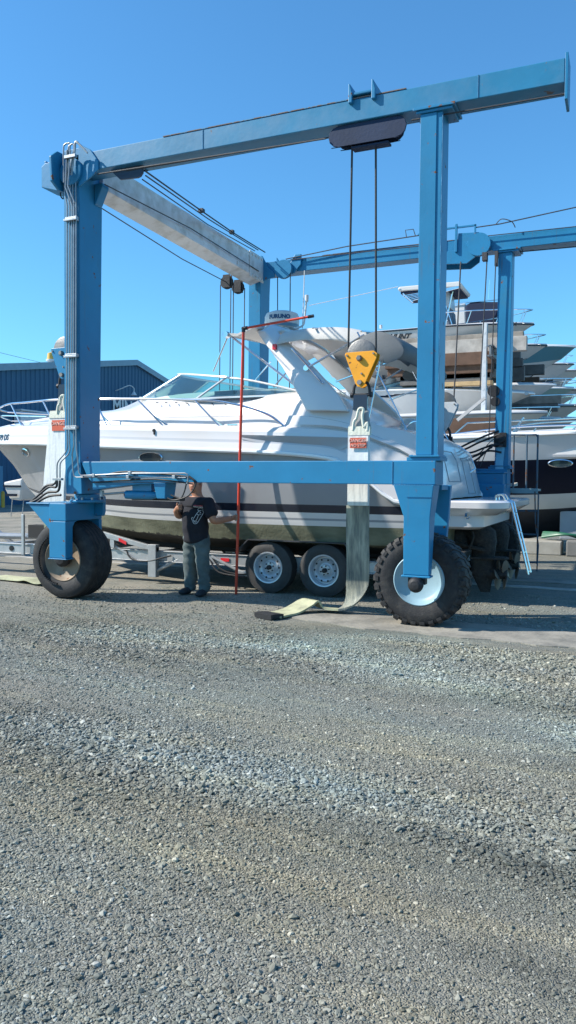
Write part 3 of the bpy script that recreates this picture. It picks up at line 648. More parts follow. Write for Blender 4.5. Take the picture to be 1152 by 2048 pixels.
a = bez(px([(138,853),(139,885),(138,906),(122,924),(120,938),(120,962)], -.07), 6); mb.tube(a, .009, 8)
a = px([(147,853),(148,890),(144.5,908),(146,940),(148,951.5),(153,954.5),(190,954),(258,954),(372,955)], -.05); mb.tube(a, .009, 8)
a = px([(151.5,853),(153,900),(155,915),(158,945),(162,951),(190,950),(262,946.5),(370,946.3),(375,948.5),(376,960),(374,968)], -.075); mb.tube(a, .009, 8)
part(mb, 'hydraulic_pipe', pipe_m, bevel=0, smooth=True, each=True)
mb = MB()
for y in (435, 708, 852):
    a = P(130,y,'Y',-.06); b = P(152.5,y+3,'Y',-.06); mb.box((a.x,-.062,a.z),(b.x,-.002,b.z-.01)); mb.box((a.x-.012,-.08,a.z-.05),(b.x+.012,-.062,a.z-.025))
for x,y in ((262,946),(258,954),(350,954),(190,951)):
    a = P(x,y,'Y',-.05); mb.box((a.x-.02,-.09,a.z-.02),(a.x+.02,-.002,a.z+.02))
a = P(108,956,'Y',-.07); mb.box((a.x,-.10,a.z),(a.x+.14,-.05,a.z-.03))
a = P(131,313,'Y',-.16); mb.box((a.x,-.19,a.z),(a.x+.17,-.14,a.z-.035))
part(mb, 'pipe_clamp', steel, bevel=.002, each=True)
mb = MB()
for l, Y in (([(114,962),(112,974),(98,974),(80,988),(60,1005)],-.06), ([(120,962),(116,982),(95,985),(76,998),(57,1007)],-.08), ([(122,990),(100,992),(82,1000),(66,1012)],-.1), ([(114,960),(108,968),(92,972),(80,985)],-.02)):
    mb.tube(bez(px(l, Y), 6), .016, 8)
for l in ([(374,962),(368,985),(360,996),(342,990)], [(378,952),(392,966),(378,990),(350,1000),(335,996)], [(210,950),(250,943),(330,948),(380,955),(390,968)], [(186,965),(230,962),(300,958),(345,962),(386,968)]):
    mb.tube(bez(px(l, -.012), 6), .009, 8)
part(mb, 'hydraulic_hose', hose_m, bevel=0, smooth=True, each=True)

# --- far side machinery: engine box, control platform, ladder, hoses
mb = MB(); mb.box((3.55,W-.32,1.24),(4.86,W+.55,1.74)); mb.box((3.53,W-.34,1.742),(4.88,W+.57,1.765)); part(mb, 'engine_housing', blue)
mb = MB()
for k, l in enumerate(([(880,862),(915,900),(960,884),(1000,868)], [(893,870),(930,905),(970,895),(1000,885)], [(880,880),(930,915),(975,902),(1003,905)], [(900,895),(940,925),(985,892),(1005,890)], [(905,905),(930,890),(970,872),(998,862)])):
    mb.tube(bez([P(x,y,'Y',W-.12-.02*k) for x,y in l], 6), .017, 8)
for l in ([(955,930),(965,900),(975,892),(985,888)], [(961,934),(972,905),(985,895)], [(938,912),(960,905),(985,880),(1003,878)]): mb.tube(bez([P(x,y,'Y',W-.2) for x,y in l], 5), .007, 6)
part(mb, 'hydraulic_hose', hose_m, bevel=0, smooth=True, each=True)
mb = MB(); a = P(988,880,'Y',W-.05); mb.box((a.x,W-.08,a.z-.12),(a.x+.2,W-.002,a.z+.12)); mb.lathe([(0,0),(.07,0),(.07,-.06),(0,-.06)],(a.x+.12,W-.08,a.z+.02),'Y',12)
a = P(1000,770,'Y',W-.0); mb.lathe([(0,0),(.10,0),(.10,-.05),(0,-.05)],(a.x-.1,W,a.z-.1),'Y',16); mb.lathe([(0,0),(.08,0),(.08,-.05),(0,-.05)],(a.x-.07,W,a.z-.28),'Y',16)
part(mb, 'valve_block', iron, bevel=.003, each=True)
mb = MB(); a = P(990,918,'Y',W-.03); b = P(1008,962,'Y',W-.03)
mb.prism([(a.x+.02,a.z+.25),(b.x,a.z+.2),(b.x-.02,b.z+.3),(b.x,b.z+.02),(a.x,b.z+.02)], 'Y', W-.04, W-.014); part(mb, 'gusset', blue_l)
# operator platform with guard rail and ladder on the far side
YP0, YP1 = W+.6, W+1.3
mb = MB(); mb.box((4.55,YP0,1.44),(5.30,YP1,1.475)); mb.box((4.53,YP0-.02,1.40),(5.32,YP0,1.49))
pf = part(mb, 'platform', mat('worn pale platform steel', (.22,.30,.32), .6, var=.2, rust=.35), bevel=.003)
rail_m = mat('dark blue grey rail paint', (.05,.09,.13), .5, var=.3, rust=.4)
mb = MB(); z0, z1 = 1.47, 2.42
for x in (4.68, 4.90, 5.12, 5.30):
    mb.tube([(x,YP0,z0),(x,YP0,z1-.03),(x-.0,YP0,z1)], .016, 8)
mb.tube([(4.55,YP0,z1),(5.27,YP0,z1),(5.30,YP0,z1-.04)], .016, 8); part(mb, 'guard_rail', rail_m, pf, bevel=0, smooth=True)
mb = MB()
for x in (4.90, 5.33): mb.tube([(x,YP0-.02,1.40 if x > 5 else 1.18),(x,YP0-.02,.18)], .013, 6)
mb.tube([(5.27,YP0-.02,1.44),(5.29,YP0-.02,.9),(5.35,YP0-.04,.5),(5.33,YP0-.02,.05)], .011, 6)
for z in (1.10, .69, .20): mb.box((4.90,YP0-.035,z-.013),(5.33,YP0-.01,z+.013))
part(mb, 'ladder', rail_m, pf, bevel=0)
mb = MB(); a = (4.72,YP0+.2,1.50)
for k in range(3): mb.tube(bez([(a[0]+.03*k,a[1],a[2]),(a[0]+.10,a[1]+.1,a[2]+.06),(a[0]+.22,a[1]+.05,a[2]+.02*k+.04),(a[0]+.12,a[1]-.08,a[2]+.03),(a[0],a[1]-.04,a[2]+.01)],5), .010, 6)
rp = mb.build('rope', mat('pale rope', (.55,.5,.42), .9, bump=.3), None); tag(rp, 'small heap of pale rope on the hoist operator platform', 'rope')

# ------------------------------------------------------------------ hook blocks, cables, slings
def hook_block(name, label, c, M, sc=1., cab_top=None, hwid=.13):
    t = thing(name, label, 'hook block', c, 'hook blocks of the boat hoist')
    x, y, z = c
    for s in (-1, 1):
        pts = [(x-.205*sc,z+.155*sc),(x-.19*sc,z+.18*sc),(x+.17*sc,z+.185*sc),(x+.215*sc,z+.15*sc),(x+.205*sc,z+.09*sc),(x+.06*sc,z-.22*sc),(x+.02*sc,z-.255*sc),(x-.03*sc,z-.25*sc),(x-.06*sc,z-.21*sc)]
        mb = MB(); mb.prism(pts, 'Y', y+s*.055-.008, y+s*.055+.008); cp = mb.build('cheek_plate', M, t, bevel=.004)
        if s < 0:
            mb = MB(); mb.lathe([(0,-.0),(.036,0),(.036,-.03),(.025,-.045),(0,-.045)], (x-.01*sc,y-.063,z+.10*sc), 'Y', 6); mb.lathe([(0,0),(.03,0),(.03,-.04),(0,-.04)], (x,y-.063,z-.20*sc), 'Y', 6)
            for dx, dz in ((-.17,.14),(.17,.15),(.02,-.09)): mb.lathe([(0,0),(.012,0),(.012,-.016),(0,-.016)], (x+dx*sc,y-.063,z+dz*sc), 'Y', 6)
            mb.build_each('pin', mat('worn pin steel', (.22,.20,.18), .5, metal=.6, var=.3), cp)
    mb = MB(); mb.lathe([(0,-.035),(.17*sc,-.035),(.185*sc,-.028),(.15*sc,-.006),(.15*sc,.006),(.185*sc,.028),(.17*sc,.035),(0,.035)], (x-.0*sc,y,z+.155*sc), 'Y', 36); mb.build('sheave', mat('cast sheave', (.16,.16,.16), .5, metal=.7, var=.3, bump=.3), t, smooth=True)
    # bow shackle
    mb = MB(); zz = z-.22*sc; pts = [(x-.105*sc,y,zz-.12*sc),(x-.10*sc,y,zz-.04*sc),(x-.07*sc,y,zz+.02*sc),(x,y,zz+.04*sc),(x+.07*sc,y,zz+.02*sc),(x+.10*sc,y,zz-.04*sc),(x+.105*sc,y,zz-.12*sc)]
    mb.tube(bez(pts, 4), .019*sc, 10); mb.tube([(x-.14*sc,y,zz-.125*sc),(x+.14*sc,y,zz-.125*sc)], .02*sc, 10); mb.lathe([(0,-.01),(.035,-.01),(.035,.02),(0,.02)], (x-.13*sc,y,zz-.125*sc), 'X', 6); mb.lathe([(0,-.02),(.035,-.02),(.035,.01),(0,.01)], (x+.13*sc,y,zz-.125*sc), 'X', 6)
    mb.build('shackle', iron, t, smooth=True)
    if cab_top:
        for dx, top in cab_top:
            mb = MB(); mb.tube([(x+dx,y,z+.16*sc),Vector(top)], .0125, 8); mb.build('wire_rope', cable_m, t, smooth=True)
    return t
HN = (3.85, .60, 2.93)
hook_block('hook_block', 'orange yellow triangular hook block hanging on two cables beside the right front post', HN, yellow, .94, [(-.17,(3.87,.11,5.30)),(.17,(4.14,.11,5.30))])
HL = (-.56, .70, 3.25)
hook_block('hook_block', 'blue hook block half hidden behind the left rear post of the hoist', HL, blue, 1.)
HF = (3.86, W-.35, 2.72)
hook_block('hook_block', 'pale grey hook block hanging above the stern of the white yacht', HF, mat('pale grey block paint', (.52,.55,.58), .5, var=.1, rust=.3), 1.15, [(-.16,(3.72,W-.1,5.32)),(.17,(4.06,W-.1,5.32))])

sling_m = mat('dirty white sling webbing', (.64,.63,.52), .75, var=.12, vscale=3, streak=True, bump=.4, bscale=70, dirt=(.34,.35,.28), dirt_amt=.38)
sling_g = mat('worn olive sling webbing', (.31,.31,.25), .65, var=.35, vscale=2, streak=True, bump=.4, bscale=60, dirt=(.07,.09,.09), dirt_amt=.5)
sling_y = mat('yellowish sling webbing', (.42,.42,.27), .75, var=.25, vscale=3, bump=.4, bscale=60, dirt=(.2,.2,.14), dirt_amt=.4)
tape_m = mat('orange safety label', (.55,.10,.05), .6)
label_txt = mat('faded red print', (.75,.45,.38), .6)
def ribbon(mb, path, wv, th=.018, mi=0, puff=0.):
    """path of centre points, wv width vectors; a closed flat strap with thickness"""
    pts = [Vector(p) for p in path]; rings = []
    for i, p in enumerate(pts):
        t = (pts[min(i+1,len(pts)-1)]-pts[max(i-1,0)]).normalized(); wd = Vector(wv[i] if isinstance(wv, list) else wv); n = t.cross(wd).normalized()
        h = th/2
        rings.append([p-wd-n*h, p-wd*.5-n*(h+puff), p-n*(h+puff*.5), p+wd*.5-n*(h+puff), p+wd-n*h, p+wd+n*h, p+n*h, p-wd+n*h])
    mb.loft(rings, mi)
def sling_head(t, c, x0):
    x, y, z = c
    mb = MB(); ribbon(mb, [(x,y-.03,z-.33),(x,y-.035,z-.40),(x,y-.04,z-.50)], (.085,0,0), .03); mb.build('wear_sleeve', boot, t, smooth=True)
    mb = MB(); ribbon(mb, bez([(x,y-.03,z-.50),(x,y-.035,z-.58),(x+.0,y-.04,z-.66),(x,y-.04,z-.72)],4), [(.086+.05*i/12,0,0) for i in range(13)], .03)
    mb.build('loop', mat('grey sling loop', (.30,.31,.32), .7, var=.1, streak=True, bump=.3), t, smooth=True)
    mb = MB()   # folded pale keeper cord
    mb.tube(bez([(x-.075,y-.08,z-.74),(x-.06,y-.085,z-.64),(x-.03,y-.085,z-.60),(x+.0,y-.09,z-.50),(x+.05,y-.085,z-.50),(x+.04,y-.085,z-.58),(x+.06,y-.085,z-.70),(x+.10,y-.08,z-.66),(x+.10,y-.08,z-.75)],6), .018, 8)
    mb.build('keeper', sling_m, t, smooth=True)
t = thing('lifting_sling', 'dirty white webbing sling hanging from the yellow hook block, its tail curled on the gravel', 'sling', HN, 'lifting slings of the boat hoist')
sling_head(t, HN, 0)
x, y, z = HN
mb = MB(); ribbon(mb, [(x,y-.05,z-.70),(x,y-.055,z-.76),(x,y-.055,z-.80)], (.132,0,0), .07, puff=.012); mb.build('cross_band', sling_m, t, smooth=True)
mb = MB(); ribbon(mb, [(x-.01,y-.05,z-.80),(x-.01,y-.05,z-1.1),(x-.01,y-.05,z-1.40),(x-.01,y-.045,z-1.62)], (.124,0,0), .07, puff=.022); mb.build('protective_cover', mat('white sling cover', (.72,.72,.69), .5, var=.12, vscale=2.2, streak=True, bump=.3, dirt=(.40,.42,.43), dirt_amt=.4), t, smooth=True)
mb = MB(); mb.box((x-.10,y-.112,z-.83),(x+.10,y-.106,z-.95)); lb = mb.build('warning_tag', tape_m, t)
text_obj('tag_lettering', 'DANGER', .055, label_txt, lb, (x,y-.114,z-.865), (1,0,0), (0,0,1)); text_obj('tag_lettering', 'NO STEP', .045, label_txt, lb, (x,y-.114,z-.92), (1,0,0), (0,0,1))
mb = MB()
path = bez([(x-.02,y-.03,z-1.62),(x-.03,y+.0,z-2.0),(x-.03,y+.03,.62),(x-.05,y+.05,.32),(x-.14,y+.06,.12),(x-.28,y+.06,.045)], 6)
wv = [(.142+.02*min(1,i/20),0.05*max(0,i-14)/16,0) for i in range(len(path))]
wv = [tuple(Vector((.140,0,0)).lerp(Vector((.05,-.155,.02)), max(0,(i-17))/(len(path)-18))) for i in range(len(path))]
ribbon(mb, path, wv, .022)
mb.build('strap', sling_g, t, smooth=True)
mb = MB()
path = bez([path[-1],(3.36,.62,.06),(3.26,.56,.15),(3.16,.48,.09),(3.08,.34,.035),(3.02,.12,.03),(2.99,-.02,.03)], 6)
wv2 = [tuple(Vector(wv[-1]).lerp(Vector((-.135,-.03,0)), min(1,i/20))) for i in range(len(path))]
wv2 = [tuple(Vector((.05,-.155,.02)).lerp(Vector((.07,.13,0))*-1, min(1,i/14))) for i in range(len(path))]
wv2 = [tuple((Vector((.05,-.155,.02))*(1-min(1,i/16))+Vector((.15,-.06,0))*min(1,i/16)).normalized()*.15) for i in range(len(path))]
ribbon(mb, path, wv2, .022)
mb.build('strap_tail', sling_y, t, smooth=True)
mb = MB(); ribbon(mb, bez([(3.02,.02,.04),(2.96,-.06,.045),(2.93,-.13,.04)],4), (.13,-.05,0), .05, puff=.012); mb.build('end_sleeve', mat('black tape', (.02,.02,.022), .7, bump=.5), t, smooth=True)

t = thing('lifting_sling', 'dirty white webbing sling at the yacht bow behind the left rear post', 'sling', HL, 'lifting slings of the boat hoist')
x, y, z = HL
sling_head(t, HL, 0)
mb = MB(); ribbon(mb, [(x-.04,y-.05,z-.70),(x-.05,y-.055,z-.76),(x-.055,y-.055,z-.80)], (.17,0,0), .06, puff=.008); mb.build('cross_band', sling_m, t, smooth=True)
mb = MB(); ribbon(mb, bez([(x-.05,y-.05,z-.80),(x-.09,y-.05,z-1.2),(x-.15,y-.05,z-1.7),(x-.20,y-.02,z-2.2)],4), (.185,0,0), .05, puff=.014); mb.build('protective_cover', mat('white sling cover', (.6,.6,.56)), t, smooth=True)
mb = MB(); mb.box((x-.17,y-.088,z-.83),(x+.09,y-.082,z-.98)); lb = mb.build('warning_tag', tape_m, t)
text_obj('tag_lettering', 'DANGER', .07, label_txt, lb, (x-.04,y-.090,z-.88), (1,0,0), (0,0,1))
mb = MB(); path = bez([(x-.20,y-.02,z-2.2),(x-.24,y+.05,.62),(x-.30,y+.14,.30),(x-.44,y+.26,.10),(x-.70,y+.36,.04),(x-.95,y+.42,.07),(x-1.2,y+.5,.04),(x-1.9,y+.62,.03)],6)
ribbon(mb, path, [tuple(Vector((.175,0,0)).lerp(Vector((.05,.16,0)), min(1,i/22))) for i in range(len(path))], .022); mb.build('strap', sling_y, t, smooth=True)
# ------------------------------------------------------------------ motor yacht
YC = 3.2; XS = 4.6
yacht = thing('motor_yacht', 'big white motor yacht with radar arch on its trailer inside the blue hoist', 'motor yacht', (0, YC, 0))
RAILZ = [(-4.8,2.34),(-4.2,2.27),(-2,2.18),(-.7,2.12),(1.26,2.04),(2.2,2.0),(2.9,1.94),(3.25,1.86),(3.66,1.58),(3.95,1.36),(4.6,1.31)]
def zrail(x): return sinterp(RAILZ, x)
def hbr(x):
    d = max(0, x+4.72); v = 1.60*math.sin(math.pi/2*min(1, d/4.3))**.80
    if x > 3.4: v -= .12*((x-3.4)/1.2)**2
    return v
rows = [  # name, hbmax, D, stemX, zpts
    ('keel',0,1,-3.05,[(-3.05,1.02),(-2.6,.80),(-2,.62),(-1,.48),(0,.42),(4.6,.42)]),
    ('low', .75,5.0,-3.10,[(-3.1,1.06),(-2.4,.84),(-1.5,.66),(0,.57),(4.6,.57)]),
    ('chine',1.36,4.6,-3.16,[(-3.16,1.12),(-2.4,1.0),(-1.2,.84),(0,.765),(2,.735),(4.6,.74)]),
    ('scum',1.43,4.4,-3.22,[(-3.2,1.18),(-2,1.08),(-1,1.03),(0,.99),(2,.975),(4.6,.985)]),
    ('line0',1.445,4.4,-3.30,[(-3.3,1.25),(-2,1.13),(-1,1.09),(0,1.055),(4.6,1.05)]),
    ('line1',1.45,4.4,-3.33,[(-3.3,1.28),(-2,1.16),(-1,1.12),(0,1.085),(4.6,1.08)]),
    ('boot0',1.47,4.4,-3.48,[(-3.5,1.41),(-2.6,1.29),(-1.5,1.22),(0,1.17),(4.6,1.155)]),
    ('boot1',1.485,4.4,-3.52,[(-3.5,1.45),(-2.6,1.35),(-1.5,1.30),(0,1.275),(4.6,1.265)]),
    ('mid',1.51,4.3,-3.85,[(-3.9,1.85),(-2,1.70),(0,1.62),(3,1.55),(4.6,1.5)]),
    ('top',1.525,4.2,-4.30,None)]
NS = 60
grid = []
for nm, hm, D, sx, zp in rows:
    line = []
    for i in range(NS+1):
        u = i/NS; u = u**1.35
        X = sx+(XS-sx)*u; d = X-sx
        hb = hm*math.sin(math.pi/2*min(1, d/D))**.85 if d > 0 else 0
        if X > 3.6: hb -= .10*((X-3.6)/1.0)**2*(hm/1.5)
        zt = zrail(X)-.05
        z = zt if zp is None else min(sinterp(zp, X), zt)
        line.append((X, hb, z))
    grid.append(line)
mb = MB()
matrow = [0,0,0,1,2,1,3,4,4]     # between row r and r+1
for s in (-1, 1):
    base = len(mb.v)
    for line in grid: mb.v += [(X, YC+s*hb, z) for X, hb, z in line]
    for r in range(len(grid)-1):
        for i in range(NS):
            a = base+r*(NS+1)+i; b = a+NS+1; mb.f.append((a, a+1, b+1, b)); mb.mi.append(matrow[r])
for r in range(len(grid)-1):      # transom
    X, h0, z0 = grid[r][-1]; X, h1, z1 = grid[r+1][-1]
    mb.add([(X,YC-h0,z0),(X,YC+h0,z0),(X,YC+h1,z1),(X,YC-h1,z1)], [(0,1,2,3)], matrow[r] if matrow[r] != 4 else 1)
# bottom: olive scum above, dark growth below a ragged line
M = bpy.data.materials.new('fouled hull bottom'); M.use_nodes = True; n_ = M.node_tree.nodes; l_ = M.node_tree.links; b_ = n_['Principled BSDF']; b_.inputs['Roughness'].default_value = .7
geo = n_.new('ShaderNodeNewGeometry'); sep = n_.new('ShaderNodeSeparateXYZ'); l_.new(geo.outputs['Position'], sep.inputs[0])
def nzn(s, det=6, sc=None):
    v = geo.outputs['Position']
    if sc: mp = n_.new('ShaderNodeMapping'); mp.inputs['Scale'].default_value = sc; l_.new(v, mp.inputs[0]); v = mp.outputs[0]
    z = n_.new('ShaderNodeTexNoise'); z.inputs['Scale'].default_value = s; z.inputs['Detail'].default_value = det; l_.new(v, z.inputs['Vector']); return z.outputs[0]
r1 = n_.new('ShaderNodeValToRGB'); r1.color_ramp.elements[0].position = .3; r1.color_ramp.elements[0].color = (.075,.075,.045,1); r1.color_ramp.elements[1].position = .75; r1.color_ramp.elements[1].color = (.24,.235,.155,1)
l_.new(nzn(2.2, 8, (1,1,2.5)), r1.inputs[0])
md = n_.new('ShaderNodeMath'); md.operation = 'MULTIPLY_ADD'; md.inputs[1].default_value = .13; l_.new(nzn(14, 8), md.inputs[0]); l_.new(sep.outputs[2], md.inputs[2])
mx_ = n_.new('ShaderNodeMath'); mx_.operation = 'MULTIPLY_ADD'; mx_.inputs[1].default_value = .022; l_.new(sep.outputs[0], mx_.inputs[0]); l_.new(md.outputs[0], mx_.inputs[2])
mr_ = n_.new('ShaderNodeMapRange'); mr_.inputs[1].default_value = .835; mr_.inputs[2].default_value = .85; l_.new(mx_.outputs[0], mr_.inputs[0])
mm = n_.new('ShaderNodeMix'); mm.data_type = 'RGBA'; l_.new(mr_.outputs[0], mm.inputs[0]); mm.inputs[6].default_value = (.022,.02,.016,1); l_.new(r1.outputs[0], mm.inputs[7])
l_.new(mm.outputs[2], b_.inputs['Base Color'])
bp_ = n_.new('ShaderNodeBump'); bp_.inputs['Distance'].default_value = .01; bp_.inputs['Strength'].default_value = .5; l_.new(nzn(30, 6), bp_.inputs['Height']); l_.new(bp_.outputs[0], b_.inputs['Normal'])
hull = mb.build('hull', [M, gel, greyline, boot, hullgrey], yacht, smooth=True, angle=30)
# the grey scum-top rows: mi 1 rows also cover scum..line0
def yside(x, inset=0.): return YC-(hbr(x)-inset)
# rub rail
for s in (-1, 1):
    mb = MB(); rings = []
    for i in range(71):
        X = -4.72+(XS+4.72)*(i/70)**1.2; h = hbr(X); z = zrail(X)
        rings.append([(X,YC+s*(h-.10),z-.05),(X,YC+s*(h-.01),z-.05),(X,YC+s*(h+.012),z-.028),(X,YC+s*(h+.012),z+.0),(X,YC+s*(h-.01),z+.012),(X,YC+s*(h-.10),z+.012)])
    mb.loft(rings); mb.build('rub_rail', rubstrip, yacht, smooth=True, angle=40)

# deck and superstructure as lengthwise profiles
GUN = [(-4.75,2.42),(-4.2,2.46),(-3,2.49),(-1,2.44),(0,2.41),(1.5,2.37),(2.6,2.33),(3.3,2.26),(3.7,2.10),(4.1,1.93),(4.35,1.70),(4.6,1.36)]
TRK = [(-4.75,2.44),(-4.2,2.50),(-3,2.58),(-1.5,2.64),(-.6,2.68),(-.1,2.73),(.4,2.79),(2.5,2.80),(2.9,2.70),(3.33,2.54),(3.7,2.33),(4.0,2.27),(4.25,2.17),(4.42,1.98),(4.53,1.72),(4.6,1.37)]
CRN = [(-4.75,2.45),(-4.2,2.53),(-3,2.66),(-1.9,2.72),(-1.4,2.735),(-1.15,2.745),(-1.0,2.80),(-.80,2.93),(.5,3.0),(2.5,2.98),(2.9,2.84),(3.33,2.62),(3.7,2.38),(4.0,2.32),(4.25,2.21),(4.42,2.01),(4.53,1.75),(4.6,1.38)]
def deck_sec(X):
    h = hbr(X); zr = zrail(X); g = max(sinterp(GUN, X), zr+.03); t = sinterp(TRK, X); c = sinterp(CRN, X)
    k = min(1, h/1.2)
    bl = min(1, max(0, (X-1.2)/2.0)); bl = bl*bl*(3-2*bl)
    sd = (.30*(1-bl)+.07*bl)*k; tk = (.52*(1-bl)+.20*bl)*k
    crs = g+(t-g)*.36
    return [(h-.012*k, zr+.012), (h-.03*k, zr+(g-zr)*.30), (h-.045*k, zr+(g-zr)*.42), (h-.05*k, zr+(g-zr)*.75), (h-.085*k, g-.02), (h-.13*k, g+.004), (h-sd, g+.02+.02*bl),
            (h-sd-.03*k, crs-.01), (h-sd-.055*k, crs+.0), (h-sd-.06*k-(tk-sd)*.2, crs+(t-crs)*.5), (h-tk, t), (h*.55, t+(max(t, sinterp(CRN, X-.55*k))-t)*.72 if X < 1 else t+(c-t)*.72), (h*.25, sinterp(CRN, X-.07)-.006 if X < 1 else c-.006), (0, c)]
Xs = [-4.72+ (XS-.0+4.72)*(i/90)**1.15 for i in range(91)]
mb = MB(); secs = [deck_sec(X) for X in Xs]; m_ = len(secs[0])
for s in (-1, 1):
    base = len(mb.v)
    for X, sc in zip(Xs, secs): mb.v += [(X, YC+s*h, z) for h, z in sc]
    for i in range(len(Xs)-1):
        for j in range(m_-1):
            a = base+i*m_+j; mb.f.append((a, a+m_, a+m_+1, a+1)); mb.mi.append(1 if j == 1 and -3.9 < Xs[i] < 3.2 else (2 if j == 7 and -2.6 < Xs[i] < 2.0 else 0))  # the grey row along the cabin crease is its shadow line, painted on
deck = mb.build('deck', [gel, mat('pale grey gelcoat line', (.45,.46,.48), .3, coat=.3), greyline], yacht, smooth=True, angle=24)

# scoop along the aft quarter; its grey paints in the shade of the recess
for s in (-1, 1):
    mb = MB(); rings = []
    for i in range(25):
        u = i/24; X = 1.75+1.75*u; hgt = .02+.15*math.sin(math.pi*min(1,u*.62+.02))**.9*(1 if u < .8 else 1-((u-.8)/.2)*.95); zt = 2.225-.07*u
        h = hbr(X)-.035; dp = .05*math.sin(math.pi*min(1, .06+u*.92))
        rings.append([(X,YC+s*(h-.06),zt+.012),(X,YC+s*(h+dp+.005),zt+.008),(X,YC+s*(h+dp),zt-.006),(X,YC+s*(h-.004),zt-.01-hgt*.55),(X,YC+s*(h+.004),zt-.02-hgt),(X,YC+s*(h-.06),zt-.02-hgt)])
    mb.loft(rings); mb.build('side_scoop', mat('scoop shade grey', (.36,.37,.39), .35, coat=.3), yacht, smooth=True, angle=30)

# portholes, laid on the hull surface
from mathutils.bvhtree import BVHTree
bvh_hull = BVHTree.FromPolygons([v.co for v in hull.data.vertices], [tuple(p.vertices) for p in hull.data.polygons])
bvd = BVHTree.FromPolygons([v.co for v in deck.data.vertices], [tuple(p.vertices) for p in deck.data.polygons])
def sight(tree, x, y):
    o_ = Vector((CX,CY,CZ)); d = (P(x,y,'Y',YC)-o_).normalized(); hit, n, i_, d_ = tree.ray_cast(o_, d); return hit, n
for (x, y, rx, rz) in ((52,904,.12,.058),(180,911,.20,.06),(302,915,.19,.065)):
    q, nrm = sight(bvh_hull, x, y)
    if nrm.y > 0: nrm = -nrm
    for s in (1, -1):
        qq = Vector((q.x, q.y, q.z)) if s > 0 else Vector((q.x, 2*YC-q.y, q.z)); nn = Vector((nrm.x, nrm.y*s, nrm.z)).normalized()
        tx = Vector((0,0,1)).cross(nn).normalized(); tz = nn.cross(tx).normalized()
        def ringo(a, b, o): return [qq+tx*a*math.cos(t)+tz*b*math.sin(t)+nn*o for t in [math.tau*k/28 for k in range(28)]]
        mb = MB(); mb.loft([ringo(rx+.022,rz+.02,-.02), ringo(rx+.022,rz+.02,.016), ringo(rx+.006,rz+.004,.026), ringo(rx,rz,.014), ringo(rx,rz,-.02)], caps=False); ph_ = mb.build('porthole', chrome, yacht, smooth=True)
        mb = MB(); mb.loft([ringo(rx,rz,-.02), ringo(rx,rz,.010)]); mb.build('pane', bglass, ph_)
# registration and name lettering at the bow
def bowtext(s_, size, x, y, M=boot):
    q, nrm = sight(bvd, max(2,x), y); nrm = -nrm if nrm.y > 0 else nrm
    ctr = q + Vector(((x-max(2,x))*.009, 0, 0))
    def fn(p):
        X = ctr.x+p.x; Z = ctr.z+p.y; hit, n, i_, d_ = bvd.ray_cast(Vector((X,-4,Z)), Vector((0,1,0)))
        yy = hit.y if hit is not None else q.y
        return Vector((X, yy-.006-p.z, Z))
    return text_obj('lettering', s_, size, M, deck, q, (1,0,0), (0,0,1), fn=fn, bold=.004)
bowtext('AL 4079 DS', .14, -4, 876)

# windshield
base = [(2.62,1.13,2.80),(2.0,1.17,2.80),(1.2,1.18,2.80),(.75,1.14,2.80),(.22,1.00,2.82),(-.38,.70,2.89),(-.76,.38,2.95),(-.86,0,2.97)]
top  = [(2.60,1.12,2.82),(2.05,1.08,2.96),(1.62,1.04,3.06),(1.20,1.00,3.13),(.80,.86,3.19),(.30,.60,3.27),(-.06,.32,3.32),(-.16,0,3.335)]
bl = bez([Vector(b) for b in base], 4); tl = bez([Vector(b) for b in top], 4)
full_b = [Vector((p.x,YC-p.y,p.z)) for p in bl]+[Vector((p.x,YC+p.y,p.z)) for p in bl[::-1][1:]]
full_t = [Vector((p.x,YC-p.y,p.z)) for p in tl]+[Vector((p.x,YC+p.y,p.z)) for p in tl[::-1][1:]]
ws = thing('windshield', None, None, (1, YC, 2.8)); ws.parent = yacht; ws.matrix_parent_inverse = Matrix.Translation(yacht.location).inverted()
mb = MB(); mb.loft([full_b, full_t], closed=False, caps=False); mb.build('glass', glass, ws, smooth=True)
mb = MB(); mb.tube(full_t, .017, 8); mb.tube([p+Vector((0,0,.006)) for p in full_b], .018, 6)
for k in (12, 22, len(full_b)-1-22, len(full_b)-1-12): mb.tube([full_b[k], full_t[k]], .017 if k in (12, len(full_b)-13) else .011, 8)
mb.build('frame', mat('pale windshield frame', (.70,.71,.72), .25, metal=.4), ws, smooth=True)
mb = MB(); # dark gasket under the side glass
mb.tube([p+Vector((0,-.004,-.018)) for p in full_b[:13]], .016, 6); mb.build('gasket', boot, ws)
# seats and wheel behind the glass
mb = MB(); mb.lathe([(0,0),(.17,0),(.19,.04),(.15,.10),(0,.12)], (1.9,YC-.5,2.86), 'Z', 20); mb.box((1.0,YC-1.0,2.75),(1.35,YC+.9,2.93)); mb.build('dashboard', mat('grey vinyl', (.2,.22,.24), .6), yacht, smooth=True)

